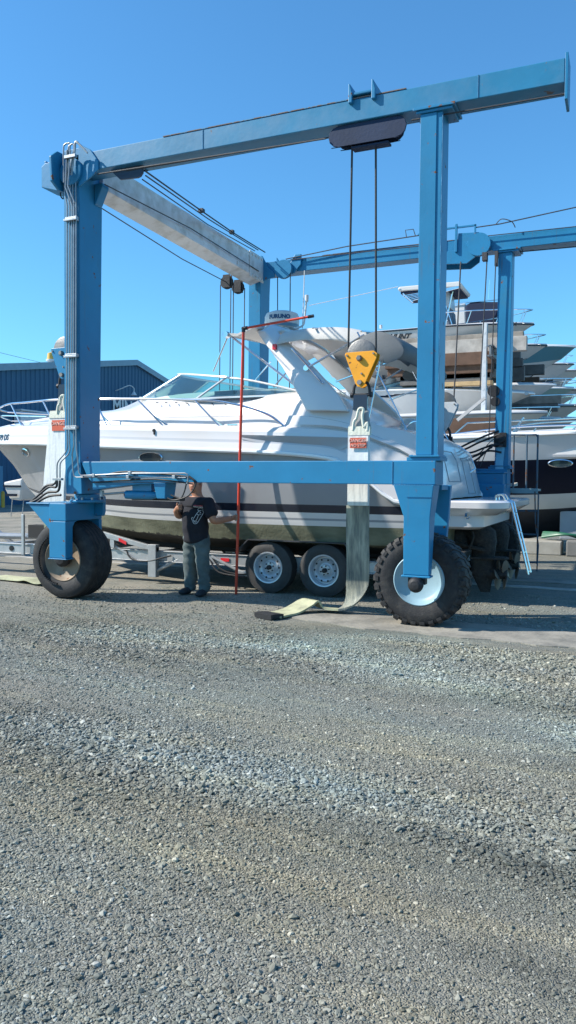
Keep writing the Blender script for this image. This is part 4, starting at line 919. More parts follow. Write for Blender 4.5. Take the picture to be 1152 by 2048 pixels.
# radar arch
sl_ = [((613,822),(698,823),1.50),((597,791),(680,792),1.47),((583,765),(657,766),1.41),((565,735),(631,737),1.32),((545,707),(603,709),1.22),((527,683),(578,685),1.14),((513,662),(556,664),1.06)]
def arch_ring(xl, xr, y, z0, z1, th, s): return [(xl,YC+s*(y+th),z0),(xr,YC+s*(y+th),z1),(xr-.02,YC+s*(y-th),z1),(xl+.02,YC+s*(y-th),z0)]
legs = []
for a, b, hb in sl_:
    pa = P(*a, 'Y', YC-hb); pb = P(*b, 'Y', YC-hb); legs.append((pa.x, pb.x, hb, pa.z, pb.z))
rings = []
for xl, xr, hb, z0, z1 in legs: rings.append([(xl,YC-hb-.02,z0),((xl+xr)/2,YC-hb-.09,(z0+z1)/2),(xr,YC-hb-.03,z1),(xr-.02,YC-hb+.10,z1),((xl+xr)/2,YC-hb+.13,(z0+z1)/2),(xl+.02,YC-hb+.10,z0)])
xl, xr, hb, z0, z1 = legs[-1]
for fy, dz in ((.94,.06),(.75,.085),(.45,.10),(0,.105)):
    rings.append([(xl-.02,YC-fy,z0+dz-.02),((xl+xr)/2,YC-fy,z0+dz+.05),(xr+.06,YC-fy,z1+dz-.0),(xr+.05,YC-fy,z1+dz-.10),((xl+xr)/2,YC-fy,z0+dz-.11),(xl,YC-fy,z0+dz-.10)])
rings += [[(p[0], 2*YC-p[1], p[2]) for p in r] for r in rings[:-1][::-1]]
mb = MB(); mb.loft(rings); arch = mb.build('radar_arch', gel, yacht, smooth=True, angle=50, bevel=.02)
mb = MB()   # grab rail on the arch leg
for a, b in (((583,697),(643,764)),):
    mb.tube(bez([P(a[0],a[1],'Y',YC-1.25), P(a[0]+1,a[1]+1,'Y',YC-1.38), P(612,729,'Y',YC-1.42), P(b[0],b[1],'Y',YC-1.50), P(b[0]+1,b[1],'Y',YC-1.44)],4), .012, 6)
mb.build('grab_rail', chrome, arch, smooth=True)
mb = MB(); q = P(548,692,'Y',YC-1.29); mb.box((q.x-.03,q.y,q.z-.05),(q.x+.03,q.y+.1,q.z+.03)); mb.build('side_light', red_ref, arch, bevel=.006)
# radar dome
rx0, rz0 = 1.66, 3.99
mb = MB(); mb.lathe([(0,-.04),(.20,-.04),(.255,.0),(.262,.06),(.268,.061),(.275,.10),(.272,.19),(.25,.235),(.18,.262),(0,.275)], (rx0,YC,rz0), 'Z', 40); dome = mb.build('radar_dome', gel_s, yacht, smooth=True, angle=40)
mb = MB(); mb.lathe([(.264,.012),(.270,.012),(.272,.055),(.266,.06)], (rx0,YC,rz0), 'Z', 40); mb.build('blue_band', mat('slate blue band', (.10,.20,.28), .35), dome, smooth=True)
mb = MB(); mb.lathe([(0,-.22),(.06,-.22),(.06,-.1),(.15,-.06),(.15,-.03),(0,-.03)], (rx0+.06,YC,rz0), 'Z', 16)
for dx, dy in ((-.15,-.1),(-.08,.12),(.0,-.15),(.18,.02),(-.2,.05)): mb.tube([(rx0+dx,YC+dy,rz0-.02),(rx0+dx*.8,YC+dy,rz0-.24)], .014, 6)
mb.box((rx0+.10,YC-.28,rz0-.17),(rx0+.2,YC-.16,rz0-.03)); mb.build('mount', steel, dome, smooth=True)
def domefn(p, a0=math.atan2(CY-YC, CX-rx0)-.16):
    a = a0+p.x/.275; r = .277+p.z; return Vector((rx0+r*math.cos(a), YC+r*math.sin(a), rz0+.148+p.y))
text_obj('lettering', 'FURUNO', .085, mat('dark blue print', (.02,.07,.16), .4), dome, (0,0,0), (1,0,0), (0,0,1), fn=domefn, bold=.004)
mb = MB(); pa = [P(588,656,'Y',YC-.2), P(598,655,'Y',YC-.2), P(606,650,'Y',YC-.2), P(609,640,'Y',YC-.2), P(613,600,'Y',YC-.2)]
mb.tube(bez(pa,5), .016, 8); q = P(613.5,597,'Y',YC-.2); mb.lathe([(0,-.05),(.025,-.05),(.03,0),(.03,.05),(0,.06)], q, 'Z', 12)
mb.tube([P(605,657,'Y',YC), P(609,541,'Y',YC)], .008, 6); mb.build('antenna', gel_s, yacht, smooth=True)

# forward sun shade and aft bimini
xa = legs[-1][0]; za = legs[-1][3]
mb = MB(); rings = []
for i in range(13):
    v = -1+2*i/12; y = YC+v*1.30; cr = .10*(1-v*v)
    xf = 1.36+.0*v; zf = 3.70
    rings.append([(xf,y,zf+cr-.03),(xf+.02,y,zf+cr+.02),(xa*.5+xf*.5,y,zf+.5*(za-zf)+cr-.03),(xa+.06,y,za+cr*.9+.03),(xa+.06,y,za+cr*.9-.0),(xa*.5+xf*.5,y,zf+.5*(za-zf)+cr-.065)])
mb.loft(rings); mb.build('sun_shade', canvas, yacht, smooth=True, angle=50)
mb = MB()
for s in (-1, 1):
    yb = YC+s*1.28
    mb.tube([(1.38,yb,3.70),(1.02,YC+s*1.08,3.22)], .014, 6); mb.tube([(1.42,yb,3.68),(2.55,YC+s*1.35,2.86)], .016, 8)
    mb.tube([(2.0,YC+s*1.15,3.3),(1.7,YC+s*1.05,3.05)], .010, 6)
mb.tube([(1.38,YC-1.28,3.69),(1.36,YC,3.80),(1.38,YC+1.28,3.69)], .02, 8); mb.lathe([(0,0),(.05,.0),(.05,.09),(0,.1)], (1.35,YC-1.34,3.70), 'Y', 12)
mb.build_each('shade_pole', chrome, yacht, smooth=True)
PR = [(2.16,3.70),(2.5,3.73),(2.9,3.72),(3.2,3.67),(3.45,3.59),(3.62,3.53),(3.74,3.48),(3.80,3.43)]
mb = MB(); rings = []
PRs = bez([Vector((a,0,b)) for a,b in PR], 3)
for i in range(21):
    v = -1+2*i/20; top_ = []; und = []
    for p in PRs:
        u = (p.x-2.16)/1.84
        w_ = 1.30+.04*u; dr = (.17+.14*max(0,u-.55)/.45)*abs(v)**12; y = YC+v*w_*(1-.10*max(0,u-.7))
        z = p.z+.10*(1-v*v)-dr
        top_.append((p.x-(.16*max(0,u-.7)/.3*v*v), y, z)); und.append((p.x-(.16*max(0,u-.7)/.3*v*v)-.01, y*1+(-v*.006), z-.018))
    rings.append(top_+und[::-1])
mb.loft(rings); bim = mb.build('bimini_top', canvas, yacht, smooth=True, angle=60)
# rounded grey aft panels with their skin
outl = [(700,697),(716,680),(735,668),(755,663),(778,668),(798,684),(807,699),(803,712),(788,722),(772,727),(762,722),(738,716),(706,712)]
o3 = [P(x, y, 'Y', YC-1.335) for x, y in outl]; o3 = bez(o3+[o3[0]], 3)[:-1]
mb = MB()
for s_ in (-1, 1):
    ctr = sum(o3, Vector())/len(o3); y = YC+s_*1.335
    rim = [(p.x, y, p.z) for p in o3]; mid = [(ctr.x+(p.x-ctr.x)*.6, y+s_*.035, ctr.z+(p.z-ctr.z)*.6) for p in o3]
    inn = [(ctr.x+(p.x-ctr.x)*.97, y-s_*.03, ctr.z+(p.z-ctr.z)*.97) for p in o3]
    mb.loft([inn, rim, mid]) if s_ > 0 else mb.loft([mid, rim, inn])
mb.build_each('side_curtain', canvas_d, yacht, smooth=True, angle=60)
mb = MB(); top = [p for p in o3 if p.z > 3.33 or p.x > 3.86]; top = sorted(top, key=lambda p: math.atan2(p.z-3.3, -(p.x-3.6))*-1)
rings = []
for i in range(11):
    v = -1+2*i/10; rings.append([(p.x, YC+v*1.33, p.z+.05*(1-v*v)) for p in o3[3:24]])
mb.loft(rings, closed=False, caps=False); o = mb.build('aft_curtain', canvas_d, yacht, smooth=True, angle=60); o.modifiers.new('thickness','SOLIDIFY').thickness = .012
mb = MB()
for s in (-1, 1):
    yb = YC+s*1.29
    mb.tube([(3.45,yb,3.56),(2.66,YC+s*1.40,3.14)], .015, 8); mb.lathe([(0,-.03),(.04,-.03),(.04,.03),(0,.03)], (2.66,YC+s*1.40,3.14), 'Y', 10)
    mb.tube([(3.7,yb,3.35),(3.55,YC+s*1.38,2.4)], .012, 8)
    mb.tube([(3.9,YC+s*1.25,3.22),(3.05,YC+s*1.3,2.95)], .012, 6); mb.tube([(3.35,yb,3.6),(4.05,YC+s*1.30,2.27)], .012, 8)
for x, z in ((2.7,3.83),(3.4,3.74)): mb.tube([(x,YC-1.28,z-.13),(x,YC-.6,z-.02),(x,YC+.6,z-.02),(x,YC+1.28,z-.13)], .013, 6)
mb.build_each('bimini_pole', chrome, yacht, smooth=True)

# bow rail
def onside(x, y, inset=.13):
    q = P(x, y, 'Y', YC-1.4)
    for _ in range(6): q = P(x, y, 'Y', YC-max(.03, hbr(q.x)-inset))
    return q
tp = [(-6,817),(0,815),(18,808),(50,805),(84,801.5),(109,799.5),(193,798),(292,797.6),(380,799.5),(424,801),(468,808),(513,820),(545,834),(578,860)]
rp_ = [onside(x,y) for x,y in tp]
bow = [Vector((rp_[0].x-.25, YC-.25, rp_[0].z-.0)), Vector((rp_[0].x-.36, YC, rp_[0].z))]
near = bez([bow[1],bow[0]]+rp_, 4)
mb = MB(); mb.tube(near, .0165, 8); mb.tube([Vector((p.x,2*YC-p.y,p.z)) for p in near], .0165, 8)
low = bez([Vector((rp_[0].x-.25,YC,rp_[0].z-.17))]+[onside(x,y) for x,y in ((0,832),(40,832),(92,833))], 4); mb.tube(low, .011, 6); mb.tube([Vector((p.x,2*YC-p.y,p.z)) for p in low], .011, 6)
br = mb.build('bow_rail', chrome, yacht, smooth=True)
for (a, b, c) in (((22,809),(49,864),(54,863)),((86,803),(112,857),(117,856)),((190,800),(216,856),(222,856)),((275,799),(330,856),(336,856)),((390,801),(446,860),(452,860))):
    A = onside(*a); B = onside(*b, inset=.13); B.z = max(B.z, sinterp(GUN,B.x))if False else B.z
    for s in (0, 1):
        mb = MB()
        f = (lambda v: Vector((v.x, 2*YC-v.y, v.z))) if s else (lambda v: v)
        mb.tube([f(A), f(B)], .013, 8); K = A.lerp(B, .55); mb.tube([f(K), f(Vector((B.x+.07, B.y+.05, B.z)))], .011, 6)
        mb.lathe([(0,0),(.03,0),(.028,.012),(0,.012)], f(B)-Vector((0,0,.012)), 'Z', 10)
        mb.build('stanchion', chrome, yacht, smooth=True)
# cleats, vents, snaps
mb = MB()
for x, y in ((465,855),(50,860)):
    q = onside(x, y, .14); mb.tube([(q.x-.08,q.y,q.z+.04),(q.x+.08,q.y,q.z+.04)], .012, 6); mb.tube([(q.x-.03,q.y,q.z-.01),(q.x-.03,q.y,q.z+.04)], .01, 6); mb.tube([(q.x+.03,q.y,q.z-.01),(q.x+.03,q.y,q.z+.04)], .01, 6)
mb.build('cleat', chrome, yacht, smooth=True)
mb = MB(); q = P(308,861,'Y',yside(.3,.05)); mb.lathe([(0,.0),(.028,0),(.02,-.02),(0,-.022)], (q.x,yside(q.x,.05),q.z), 'Y', 12); mb.box((q.x,yside(q.x,.05)-.02,q.z-.06),(q.x+.02,yside(q.x,.05),q.z)); mb.build('fuel_vent', iron, yacht)
mb = MB()
for x, y in ((313,805),(331,805),(351,805),(372,806),(423,807),(450,808),(507,808),(536,807)):
    q = P(x, y, 'Y', YC-1.18)
    mb.lathe([(0,.05),(.007,.05),(.006,-.010),(0,-.011)], q, 'Y', 8)
mb.build_each('canvas_snap', iron, yacht, bevel=0)

# stern: swim platform, block, ladder, transom door, rail
def rrect(x0, x1, y0, y1, r, n=6):
    pts = [(x0,y0)]
    for k in range(n+1): a = -math.pi/2+k*math.pi/2/n; pts.append((x1-r+r*math.cos(a), y0+r+r*math.sin(a)))
    for k in range(n+1): a = k*math.pi/2/n; pts.append((x1-r+r*math.cos(a), y1-r+r*math.sin(a)))
    pts.append((x0,y1)); return pts
def ph(pts, z): return [(x,y,z) for x,y in pts]
mb = MB(); o1 = rrect(4.2,5.36,YC-1.46,YC+1.46,.35); o2 = rrect(4.2,5.33,YC-1.43,YC+1.43,.34); o3 = rrect(4.2,5.2,YC-1.38,YC+1.38,.3)
mb.loft([ph(o2,1.355), ph(o1,1.335), ph(o1,1.262), ph(o2,1.245), ph(o3,1.17)]); sp = mb.build('swim_platform', gel, yacht, smooth=True, angle=40)
mb = MB(); o4 = rrect(4.0,5.06,YC-1.36,YC+1.36,.22); o5 = rrect(4.0,5.0,YC-1.30,YC+1.30,.2); mb.loft([ph(o4,1.18), ph(o4,1.02), ph(o5,.985)]); mb.build('stern_block', gel, yacht, smooth=True, angle=40)
mb = MB(); mb.box((4.86,YC-1.465,1.155),(4.89,YC-1.38,1.20)); mb.tube(bez([(4.88,YC-1.385,1.18),(4.86,YC-1.42,1.16),(4.89,YC-1.42,1.13),(4.92,YC-1.42,1.16)],4), .008, 6); mb.build('tow_eye', chrome, sp)
mb = MB()
for dy in (0, .26): mb.tube([(5.30,YC-1.05+dy,1.37),(5.37,YC-1.05+dy,1.33),(5.60,YC-1.05+dy,.42)], .014, 8)
for u in (.15,.42,.70,.97): mb.tube([(5.37+.23*u,YC-1.05,1.33-.91*u),(5.37+.23*u,YC-.79,1.33-.91*u)], .013, 8)
mb.tube(bez([(5.18,YC-1.05,1.36),(5.18,YC-1.05,1.42),(5.26,YC-1.05,1.43),(5.30,YC-1.05,1.36)],4), .013, 6); mb.tube(bez([(5.18,YC-.79,1.36),(5.18,YC-.79,1.42),(5.26,YC-.79,1.43),(5.30,YC-.79,1.36)],4), .013, 6)
mb.build('boarding_ladder', chrome, sp, smooth=True)
def onstern(y, z):      # surface of the convex transom at height z, half way out
    xs_ = [x for x,_ in TRK if x > 3.6]; best = 4.0
    for i in range(200):
        x = 3.7+.9*i/199
        if sinterp(CRN, x) >= z: best = x
    return best
def sternpt(y, z):
    hit, n, i_, d_ = bvd.ray_cast(Vector((6.5, YC+y, z)), Vector((-1,0,0)))
    return (hit.x+.004 if hit is not None else 4.4, YC+y, z)
def seam(y0, y1, z0, z1):
    c = [(y0,z0),(y1,z0),(y1,z1),(y0,z1),(y0,z0)]; out = []
    for (a,b),(c_1,d) in zip(c, c[1:]):
        for k in range(8): t = k/8; out.append(sternpt(a+(c_1-a)*t, b+(d-b)*t))
    return out+[out[0]]
mb = MB(); mb.tube(seam(-.95,-.15,1.60,2.02), .005, 4); mb.tube(seam(.25,.8,1.42,1.95), .005, 4)
mb.build_each('hatch_seam', greyline, yacht)
mb = MB(); mb.tube([(onstern(0,2.1)+.02,YC+.5,2.14),(onstern(0,2.0)+.10,YC+.62,2.02),(onstern(0,1.8)+.10,YC+.62,1.80),(onstern(0,1.75)+.02,YC+.55,1.74)], .014, 8)
mb.tube(bez([(3.9,YC-.9,2.30),(4.0,YC-.8,2.42),(4.12,YC-.3,2.44),(4.05,YC+.4,2.44),(3.95,YC+.8,2.30)],4), .013, 8); mb.build('stern_rail', chrome, yacht, smooth=True)
# cockpit seat back seen over the coaming
mb = MB(); mb.lathe([(0,-.5),(.12,-.5),(.14,-.4),(.14,.4),(.12,.5),(0,.5)], (3.72,YC+.5,2.40), 'Y', 16); mb.build('seat_back', gel_s, yacht, smooth=True)

# stern drives
def drive(yy):
    d = thing('stern_drive', None, None, (4.9,yy,.6)); d.parent = yacht; d.matrix_parent_inverse = Matrix.Translation(yacht.location).inverted()
    mb = MB()
    def el(x0,x1,w_,z): return [((x0+x1)/2+(x1-x0)/2*math.cos(t), yy+w_*math.sin(t), z) for t in [math.tau*k/16 for k in range(16)]]
    mb.loft([el(4.60,5.02,.17,1.02), el(4.62,5.12,.19,.94), el(4.72,5.14,.17,.80), el(4.80,5.12,.11,.66), el(4.82,5.10,.08,.50), el(4.80,5.12,.08,.36), el(4.86,5.08,.045,.24), el(4.93,5.06,.015,.10)])
    mb.lathe([(.10,0),(.2,.0),(.2,.12),(.12,.2)], (4.56,yy,.82), 'X', 16)
    mb.build('drive_leg', growth, d, smooth=True, angle=50)
    mb = MB(); mb.prism([(4.80,yy-.16),(5.26,yy-.13),(5.30,yy),(5.26,yy+.13),(4.80,yy+.16)], 'Z', .56, .585); mb.build('anti_cavitation_plate', growth, d, bevel=.004)
    mb = MB(); mb.lathe([(0,-.32),(.05,-.26),(.075,-.12),(.078,.0),(.07,.12),(.055,.2),(.0,.2)], (5.08,yy,.36), 'X', 18); mb.build('gearcase', growth, d, smooth=True)
    mb = MB()
    for hx, tw, n in ((5.16,.6,4),(5.26,-.6,3)):
        for k in range(n):
            a0 = k*math.tau/n; rings = []
            for u in (0,.3,.6,.85,1.0):
                r = .06+.16*u; wd = (.045+.10*math.sin(math.pi*min(1,.15+u*.8)))*(1 if u < 1 else .5); pit = tw*(1-.4*u); ring = []
                for t in (-1,1):
                    aa = a0+wd*t/r*.55*math.cos(pit)
                    ring += [(hx+t*wd*math.sin(pit)*.5+.004, yy+r*math.cos(aa), .36+r*math.sin(aa)), (hx+t*wd*math.sin(pit)*.5-.004, yy+r*math.cos(aa), .36+r*math.sin(aa))]
                rings.append([ring[0],ring[1],ring[3],ring[2]])
            mb.loft(rings)
    mb.build('propeller', bronze, d, smooth=True)
    mb = MB(); mb.tube([(4.60,yy-.2,.78),(5.0,yy-.15,.68)], .028, 8); mb.tube([(4.60,yy+.2,.78),(5.0,yy+.15,.68)], .028, 8); mb.tube(bez([(4.6,yy-.1,1.0),(4.85,yy-.22,.92),(4.8,yy-.2,.7),(4.62,yy-.1,.6)],4), .018, 6); mb.build_each('trim_cylinder', growth, d, smooth=True)
    return d
drive(YC-.62); drive(YC+.62)
mb = MB()
for yy in (YC-1.15, YC+1.15): mb.box((4.60,yy-.22,.68),(4.85,yy+.22,.70))
mb.build_each('trim_tab', growth, yacht, bevel=.003)

# ------------------------------------------------------------------ boat trailer
tr = thing('boat_trailer', 'aluminium tandem axle boat trailer with red reflectors under the white yacht', 'boat trailer', (2.5, YC, 0))
mb = MB()
for s in (-1, 1):
    y = YC+s*1.18; mb.box((-3.9,y-.05,.35),(4.45,y+.05,.49))
    mb.box((-3.9,y-.07,.335),(4.45,y+.07,.348)); mb.box((-3.9,y-.07,.492),(4.45,y+.07,.505))
for x in (-3.2,-1.6,.0,1.35,2.5,3.7,4.4): mb.box((x-.05,YC-1.13,.37),(x+.05,YC+1.13,.47))
for s in (-1,1): mb.tube([(-3.9,YC+s*1.18,.42),(-6.6,YC+s*.25,.42)], .06, 8)
mb.box((-8.0,YC-.06,.36),(-6.4,YC+.06,.48))
frame = mb.build('frame', alum, tr, bevel=.004)
mb = MB()
for s in (-1, 1):
    y = YC+s*1.02
    mb.prism([(-.85,.62),(-.82,.70),(.10,.52),(.10,.42)], 'Y', y-s*.20-.02, y-s*.20+.06) if False else None
    mb.box((.02,YC+s*1.26-.05,.10),(.16,YC+s*1.26+.05,.60)); mb.tube([(.02,YC+s*1.26,.14),(.55,YC+s*1.2,.40)], .03, 6)
    mb.prism([(-.92,.70),(-.86,.77),(.16,.56),(.16,.49)], 'Y', YC+s*1.26-.035, YC+s*1.26+.035); mb.box((-.70,YC+s*1.26-.03,.52),(-.62,YC+s*1.26+.03,.68)); mb.tube([(-.66,YC+s*1.25,.56),(-.2,YC+s*1.22,.33)], .022, 6)
    mb.box((1.55,YC+s*1.26-.04,.20),(2.0,YC+s*1.26+.04,.28)); mb.tube([(1.1,YC+s*1.24,.46),(1.6,YC+s*1.24,.25)], .025, 6)
mb.build_each('bunk_bracket', alum, tr, bevel=.004)
mb = MB()
for s in (-1, 1): mb.box((-2.4,YC+s*.62-.06,.505),(4.3,YC+s*.62+.06,.60))
mb.box((-3.4,YC-.12,.505),(-2.9,YC+.12,.74))
mb.build_each('bunk', mat('dark bunk carpet', (.03,.03,.03), .95), tr, bevel=.005)
for x in (-3.15, -.45, 1.32):
    for s in (-1,1):
        yy = YC+s*(1.30 if x == -.45 else 1.235)
        mb = MB(); z = .63 if x == -.45 else .42; dz = -.028 if x == -.45 else 0
        mb.add([(x-.07,yy+s*.002-.0,z-.025-dz),(x+.07,yy+s*.002,z-.025+dz),(x+.07,yy+s*.002,z+.025+dz),(x-.07,yy+s*.002,z+.025-dz),(x-.07,yy+s*.010,z-.025-dz),(x+.07,yy+s*.010,z-.025+dz),(x+.07,yy+s*.010,z+.025+dz),(x-.07,yy+s*.010,z+.025-dz)],
            [(0,3,2,1),(4,5,6,7),(0,1,5,4),(1,2,6,5),(2,3,7,6),(3,0,4,7)]); mb.build('reflector', red_ref, frame)
mb = MB(); mb.lathe([(0,0),(.045,0),(.045,-.01),(0,-.012)], (-2.75,YC-1.232,.42), 'Y', 20); mb.build('marker_light', black_p, frame, smooth=True)
mb = MB()
for s in (-1, 1): mb.box((-2.46,YC+s*1.30-.02,.33),(-2.41,YC+s*1.30+.02,1.0)); 
mb.build_each('guide_post', alum, tr, bevel=.004)
mb = MB()
for x in (2.11, 2.95): mb.tube([(x,YC-1.25,.34),(x,YC+1.25,.34)], .04, 8)
mb.build_each('axle', steel, tr)
mb = MB()
for l in ([(-.45,1.22,.50),(-.3,1.28,.36),(.0,1.30,.34),(.25,1.3,.40),(.4,1.25,.44)], [(1.1,1.24,.45),(1.3,1.3,.28),(1.6,1.32,.23),(1.9,1.3,.26)], [(1.05,1.22,.42),(1.25,1.3,.24),(1.7,1.34,.20)]):
    mb.tube(bez([(a,YC-b,c) for a,b,c in l],5), .012, 6)
mb.build_each('brake_hose', hose_m, tr, smooth=True)
trim_rim = mat('painted trailer rim', (.52,.54,.57), .35, metal=.35, var=.1)
def twheel(x, s):
    r = .365; w_ = .23; cy = YC+s*1.33
    wl = thing('wheel', None, None, (x,cy,0)); wl.parent = tr; wl.matrix_parent_inverse = Matrix.Translation(tr.location).inverted()
    h = w_/2; prof = [(.215,-h*.7),(.225,-h*.95),(.27,-h*1.04),(.32,-h*1.0),(.35,-h*.85)]
    for k in range(5): a = -h*.72+k*h*.36; prof += [(.362,a-h*.1),(.365,a+h*.08),(.352,a+h*.1),(.352,a+h*.2)]
    prof += [(.35,h*.85),(.32,h*1.0),(.27,h*1.04),(.225,h*.95),(.215,h*.7)]
    mb = MB(); mb.lathe(prof, (x,cy,r), 'Y', 56, caps=False); ty = mb.build('tyre', mat('trailer tyre rubber', (.045,.043,.042), .75, var=.25, vscale=8, bump=.15, bscale=60), wl, smooth=True, angle=30)
    mb = MB(); q = s
    mb.lathe([(0,q*.045),(.035,q*.05),(.07,q*.045),(.085,q*.02),(.10,q*.015),(.125,q*.045),(.15,q*.055),(.172,q*.03),(.185,q*.03),(.19,q*h*.75),(.205,q*h*.95),(.222,q*h*.98),(.228,q*h*.80),(.21,q*h*.6),(.205,-q*h*.5),(.19,-q*h*.6),(0,0)], (x,cy,r), 'Y', 48)
    rm = mb.build('rim', trim_rim, wl, smooth=True, angle=40)
    mb = MB()
    for k in range(10):
        a = k*math.tau/10; mb.lathe([(0,0),(.014,0),(.014,q*.006),(0,q*.006)], (x+.15*math.cos(a),cy+q*.0535,r+.15*math.sin(a)), 'Y', 10)
    mb.build('vent_hole', black_p, rm)
    mb = MB()
    for k in range(6):
        a = k*math.tau/6+.3; mb.lathe([(0,0),(.010,0),(.010,q*.02),(0,q*.022)], (x+.062*math.cos(a),cy+q*.045,r+.062*math.sin(a)), 'Y', 6)
    mb.lathe([(0,0),(.032,0),(.034,q*.04),(.022,q*.055),(0,q*.057)], (x,cy,r), 'Y', 16) if False else mb.lathe([(0,.0),(.032,.0),(.034,q*.09),(.022,q*.105),(0,q*.107)], (x,cy,r), 'Y', 16)
    mb.build('hub_cap', iron, rm, smooth=True, angle=40)
for x in (2.11, 2.95):
    for s in (-1, 1): twheel(x, s)
mb = MB()
for s in (-1, 1):
    y0 = YC+s*1.20; y1 = YC+s*1.47
    top_ = [(1.62,.58),(1.80,.76),(3.26,.76),(3.44,.58)]; bot = [(3.42,.57),(3.25,.745),(1.81,.745),(1.64,.57)]
    mb.prism(top_+bot, 'Y', y0, y1)
mb.build_each('mudguard', mat('dark mudguard', (.04,.04,.045), .5, var=.2), tr)

# ------------------------------------------------------------------ person and pole
PX = 1.80; PYY = 1.47
pole = thing('measuring_pole', 'long orange red measuring pole with a cross arm, held upright by the man', 'measuring pole', (PX, PYY, 0))
pb = P(472,1188,'Y',PYY); pt = P(487,657,'Y',PYY); pe = P(626,632,'Y',PYY)
mb = MB(); mb.tube([(pb.x,PYY,.005),(pt.x,PYY,pt.z)], .0195, 12); mb.build('upright', orange, pole, smooth=True)
mb = MB(); mb.tube([pt, pe], .0165, 12); arm_ = mb.build('cross_arm', orange, pole, smooth=True)
dv = (pe-pt).normalized()
mb = MB(); mb.tube([pe-dv*.07, pe+dv*.01], .022, 12); mb.tube([pt-dv*.02, pt+dv*.06], .026, 12); mb.tube([pt-Vector((0,0,.05)), pt+Vector((0,0,.015))], .027, 12); mb.build('end_cap', black_p, arm_, smooth=True)
mb = MB(); mb.tube([(pb.x+.004,PYY,1.03),(pb.x+.004,PYY,1.13)], .0265, 12); mb.build('collar', steel, pole, smooth=True)

def skin(name, nodes, edges, M, parent, sub=2, root=0, smooth=True, post=None):
    """nodes: list of (x,y,z,rx,ry); one continuous surface grown round the skeleton"""
    me = bpy.data.meshes.new(name); me.from_pydata([n[:3] for n in nodes], edges, [])
    o = bpy.data.objects.new(name, me); COL.objects.link(o)
    o.modifiers.new('skin', 'SKIN')
    # skin layer
    bm = bmesh.new(); bm.from_mesh(me); lay = bm.verts.layers.skin.verify(); bm.verts.ensure_lookup_table()
    for i, v in enumerate(bm.verts): v[lay].radius = (nodes[i][3], nodes[i][4] if len(nodes[i]) > 4 else nodes[i][3]); v[lay].use_root = (i == root)
    bm.to_mesh(me); bm.free()
    s = o.modifiers.new('sub', 'SUBSURF'); s.levels = sub; s.render_levels = sub
    dg = bpy.context.evaluated_depsgraph_get(); dg.update()
    m2 = bpy.data.meshes.new_from_object(o.evaluated_get(dg)); bpy.data.objects.remove(o)
    if post: post(m2)
    m2.materials.clear(); m2.materials.append(M)
    if smooth: m2.polygons.foreach_set('use_smooth', [True]*len(m2.polygons))
    o = bpy.data.objects.new(name, m2); COL.objects.link(o)
    if parent is not None: o.parent = parent; o.matrix_parent_inverse = Matrix.Translation(parent_loc(parent)).inverted()
    return o
skinm = mat('sun tanned skin', (.42,.20,.125), .5, var=.1, vscale=12)
shirt_m = mat('black cotton', (.012,.013,.020), .9, var=.15, vscale=8, bump=.6, bscale=9)
jeans_m = mat('washed green grey denim', (.085,.112,.115), .85, var=.35, vscale=6, bump=.8, bscale=10)
boot_m = mat('worn dark boot leather', (.02,.025,.032), .7, var=.3, vscale=12, bump=.4)
hair_m = mat('short grey brown hair', (.10,.08,.065), .9, bump=1., bscale=120)
bx, by = 1.28, 1.20
man = thing('person', 'man in black printed t-shirt and faded jeans holding the orange pole upright', 'person', (bx, by, 0))
# he faces the camera, turned a little to his left
def lp(x, y, z): # local frame: +x picture right, y away
    c, s = math.cos(-.25), math.sin(-.25); return (bx+x*c-y*s, by+x*s+y*c, z)
def nd(x, y, z, r, r2=None): return (*lp(x,y,z), r, r2 if r2 is not None else r)
hand_p = Vector((pb.x+.002, PYY, 1.075))
dx_ = hand_p.x-bx; dy_ = hand_p.y-by; c_, s_ = math.cos(.25), math.sin(.25); hx, hy = dx_*c_-dy_*s_, dx_*s_+dy_*c_
def body_nodes(k):
    g = k
    N = [nd(0,0,.90,.15*g,.11*g), nd(0,-.02,1.05,.155*g,.125*g), nd(0,-.01,1.20,.15*g,.12*g), nd(0,.01,1.30,.13*g,.10*g), nd(0,.01,1.36,.072*g,.068*g), nd(0,-.005,1.42,.068,.070),
         # legs 6-9, 10-13
         nd(-.095,0,.80,.098*g), nd(-.115,-.01,.46,.064*g), nd(-.135,.02,.09,.042*g), nd(-.14,-.12,.035,.035),
         nd(.10,0,.80,.098*g), nd(.125,-.02,.46,.064*g), nd(.15,.02,.09,.042*g), nd(.20,-.10,.035,.035),
         # picture-left arm, bent across the chest: 14 shoulder 15 elbow 16 wrist
         nd(-.20,.01,1.295,.070*g), nd(-.315,-.04,1.07,.056*g), nd(-.20,-.20,1.17,.042), nd(-.125,-.235,1.215,.036,.024),
         # picture-right arm to the pole: 18 shoulder 19 elbow 20 wrist
         nd(.20,.01,1.285,.070*g), nd(.33,-.01,1.03,.056*g), nd(hx-.085,hy-.012,1.06,.038), nd(hx-.035,hy-.03,1.075,.026,.032)]
    E = [(0,1),(1,2),(2,3),(3,4),(4,5),(0,6),(6,7),(7,8),(8,9),(0,10),(10,11),(11,12),(12,13),(3,14),(14,15),(15,16),(16,17),(3,18),(18,19),(19,20),(20,21)]
    return N, E
N, E_ = body_nodes(1.)
# head with chin, skull, nose, ears on the same surface
hd = len(N)
N += [nd(0,-.02,1.49,.080,.090), nd(0,-.005,1.57,.086,.102), nd(0,.0,1.63,.066,.080), nd(0,-.070,1.435,.034,.030), nd(0,-.108,1.52,.014,.020)]
E_ += [(5,hd),(hd,hd+1),(hd+1,hd+2),(hd,hd+3),(hd,hd+4)]
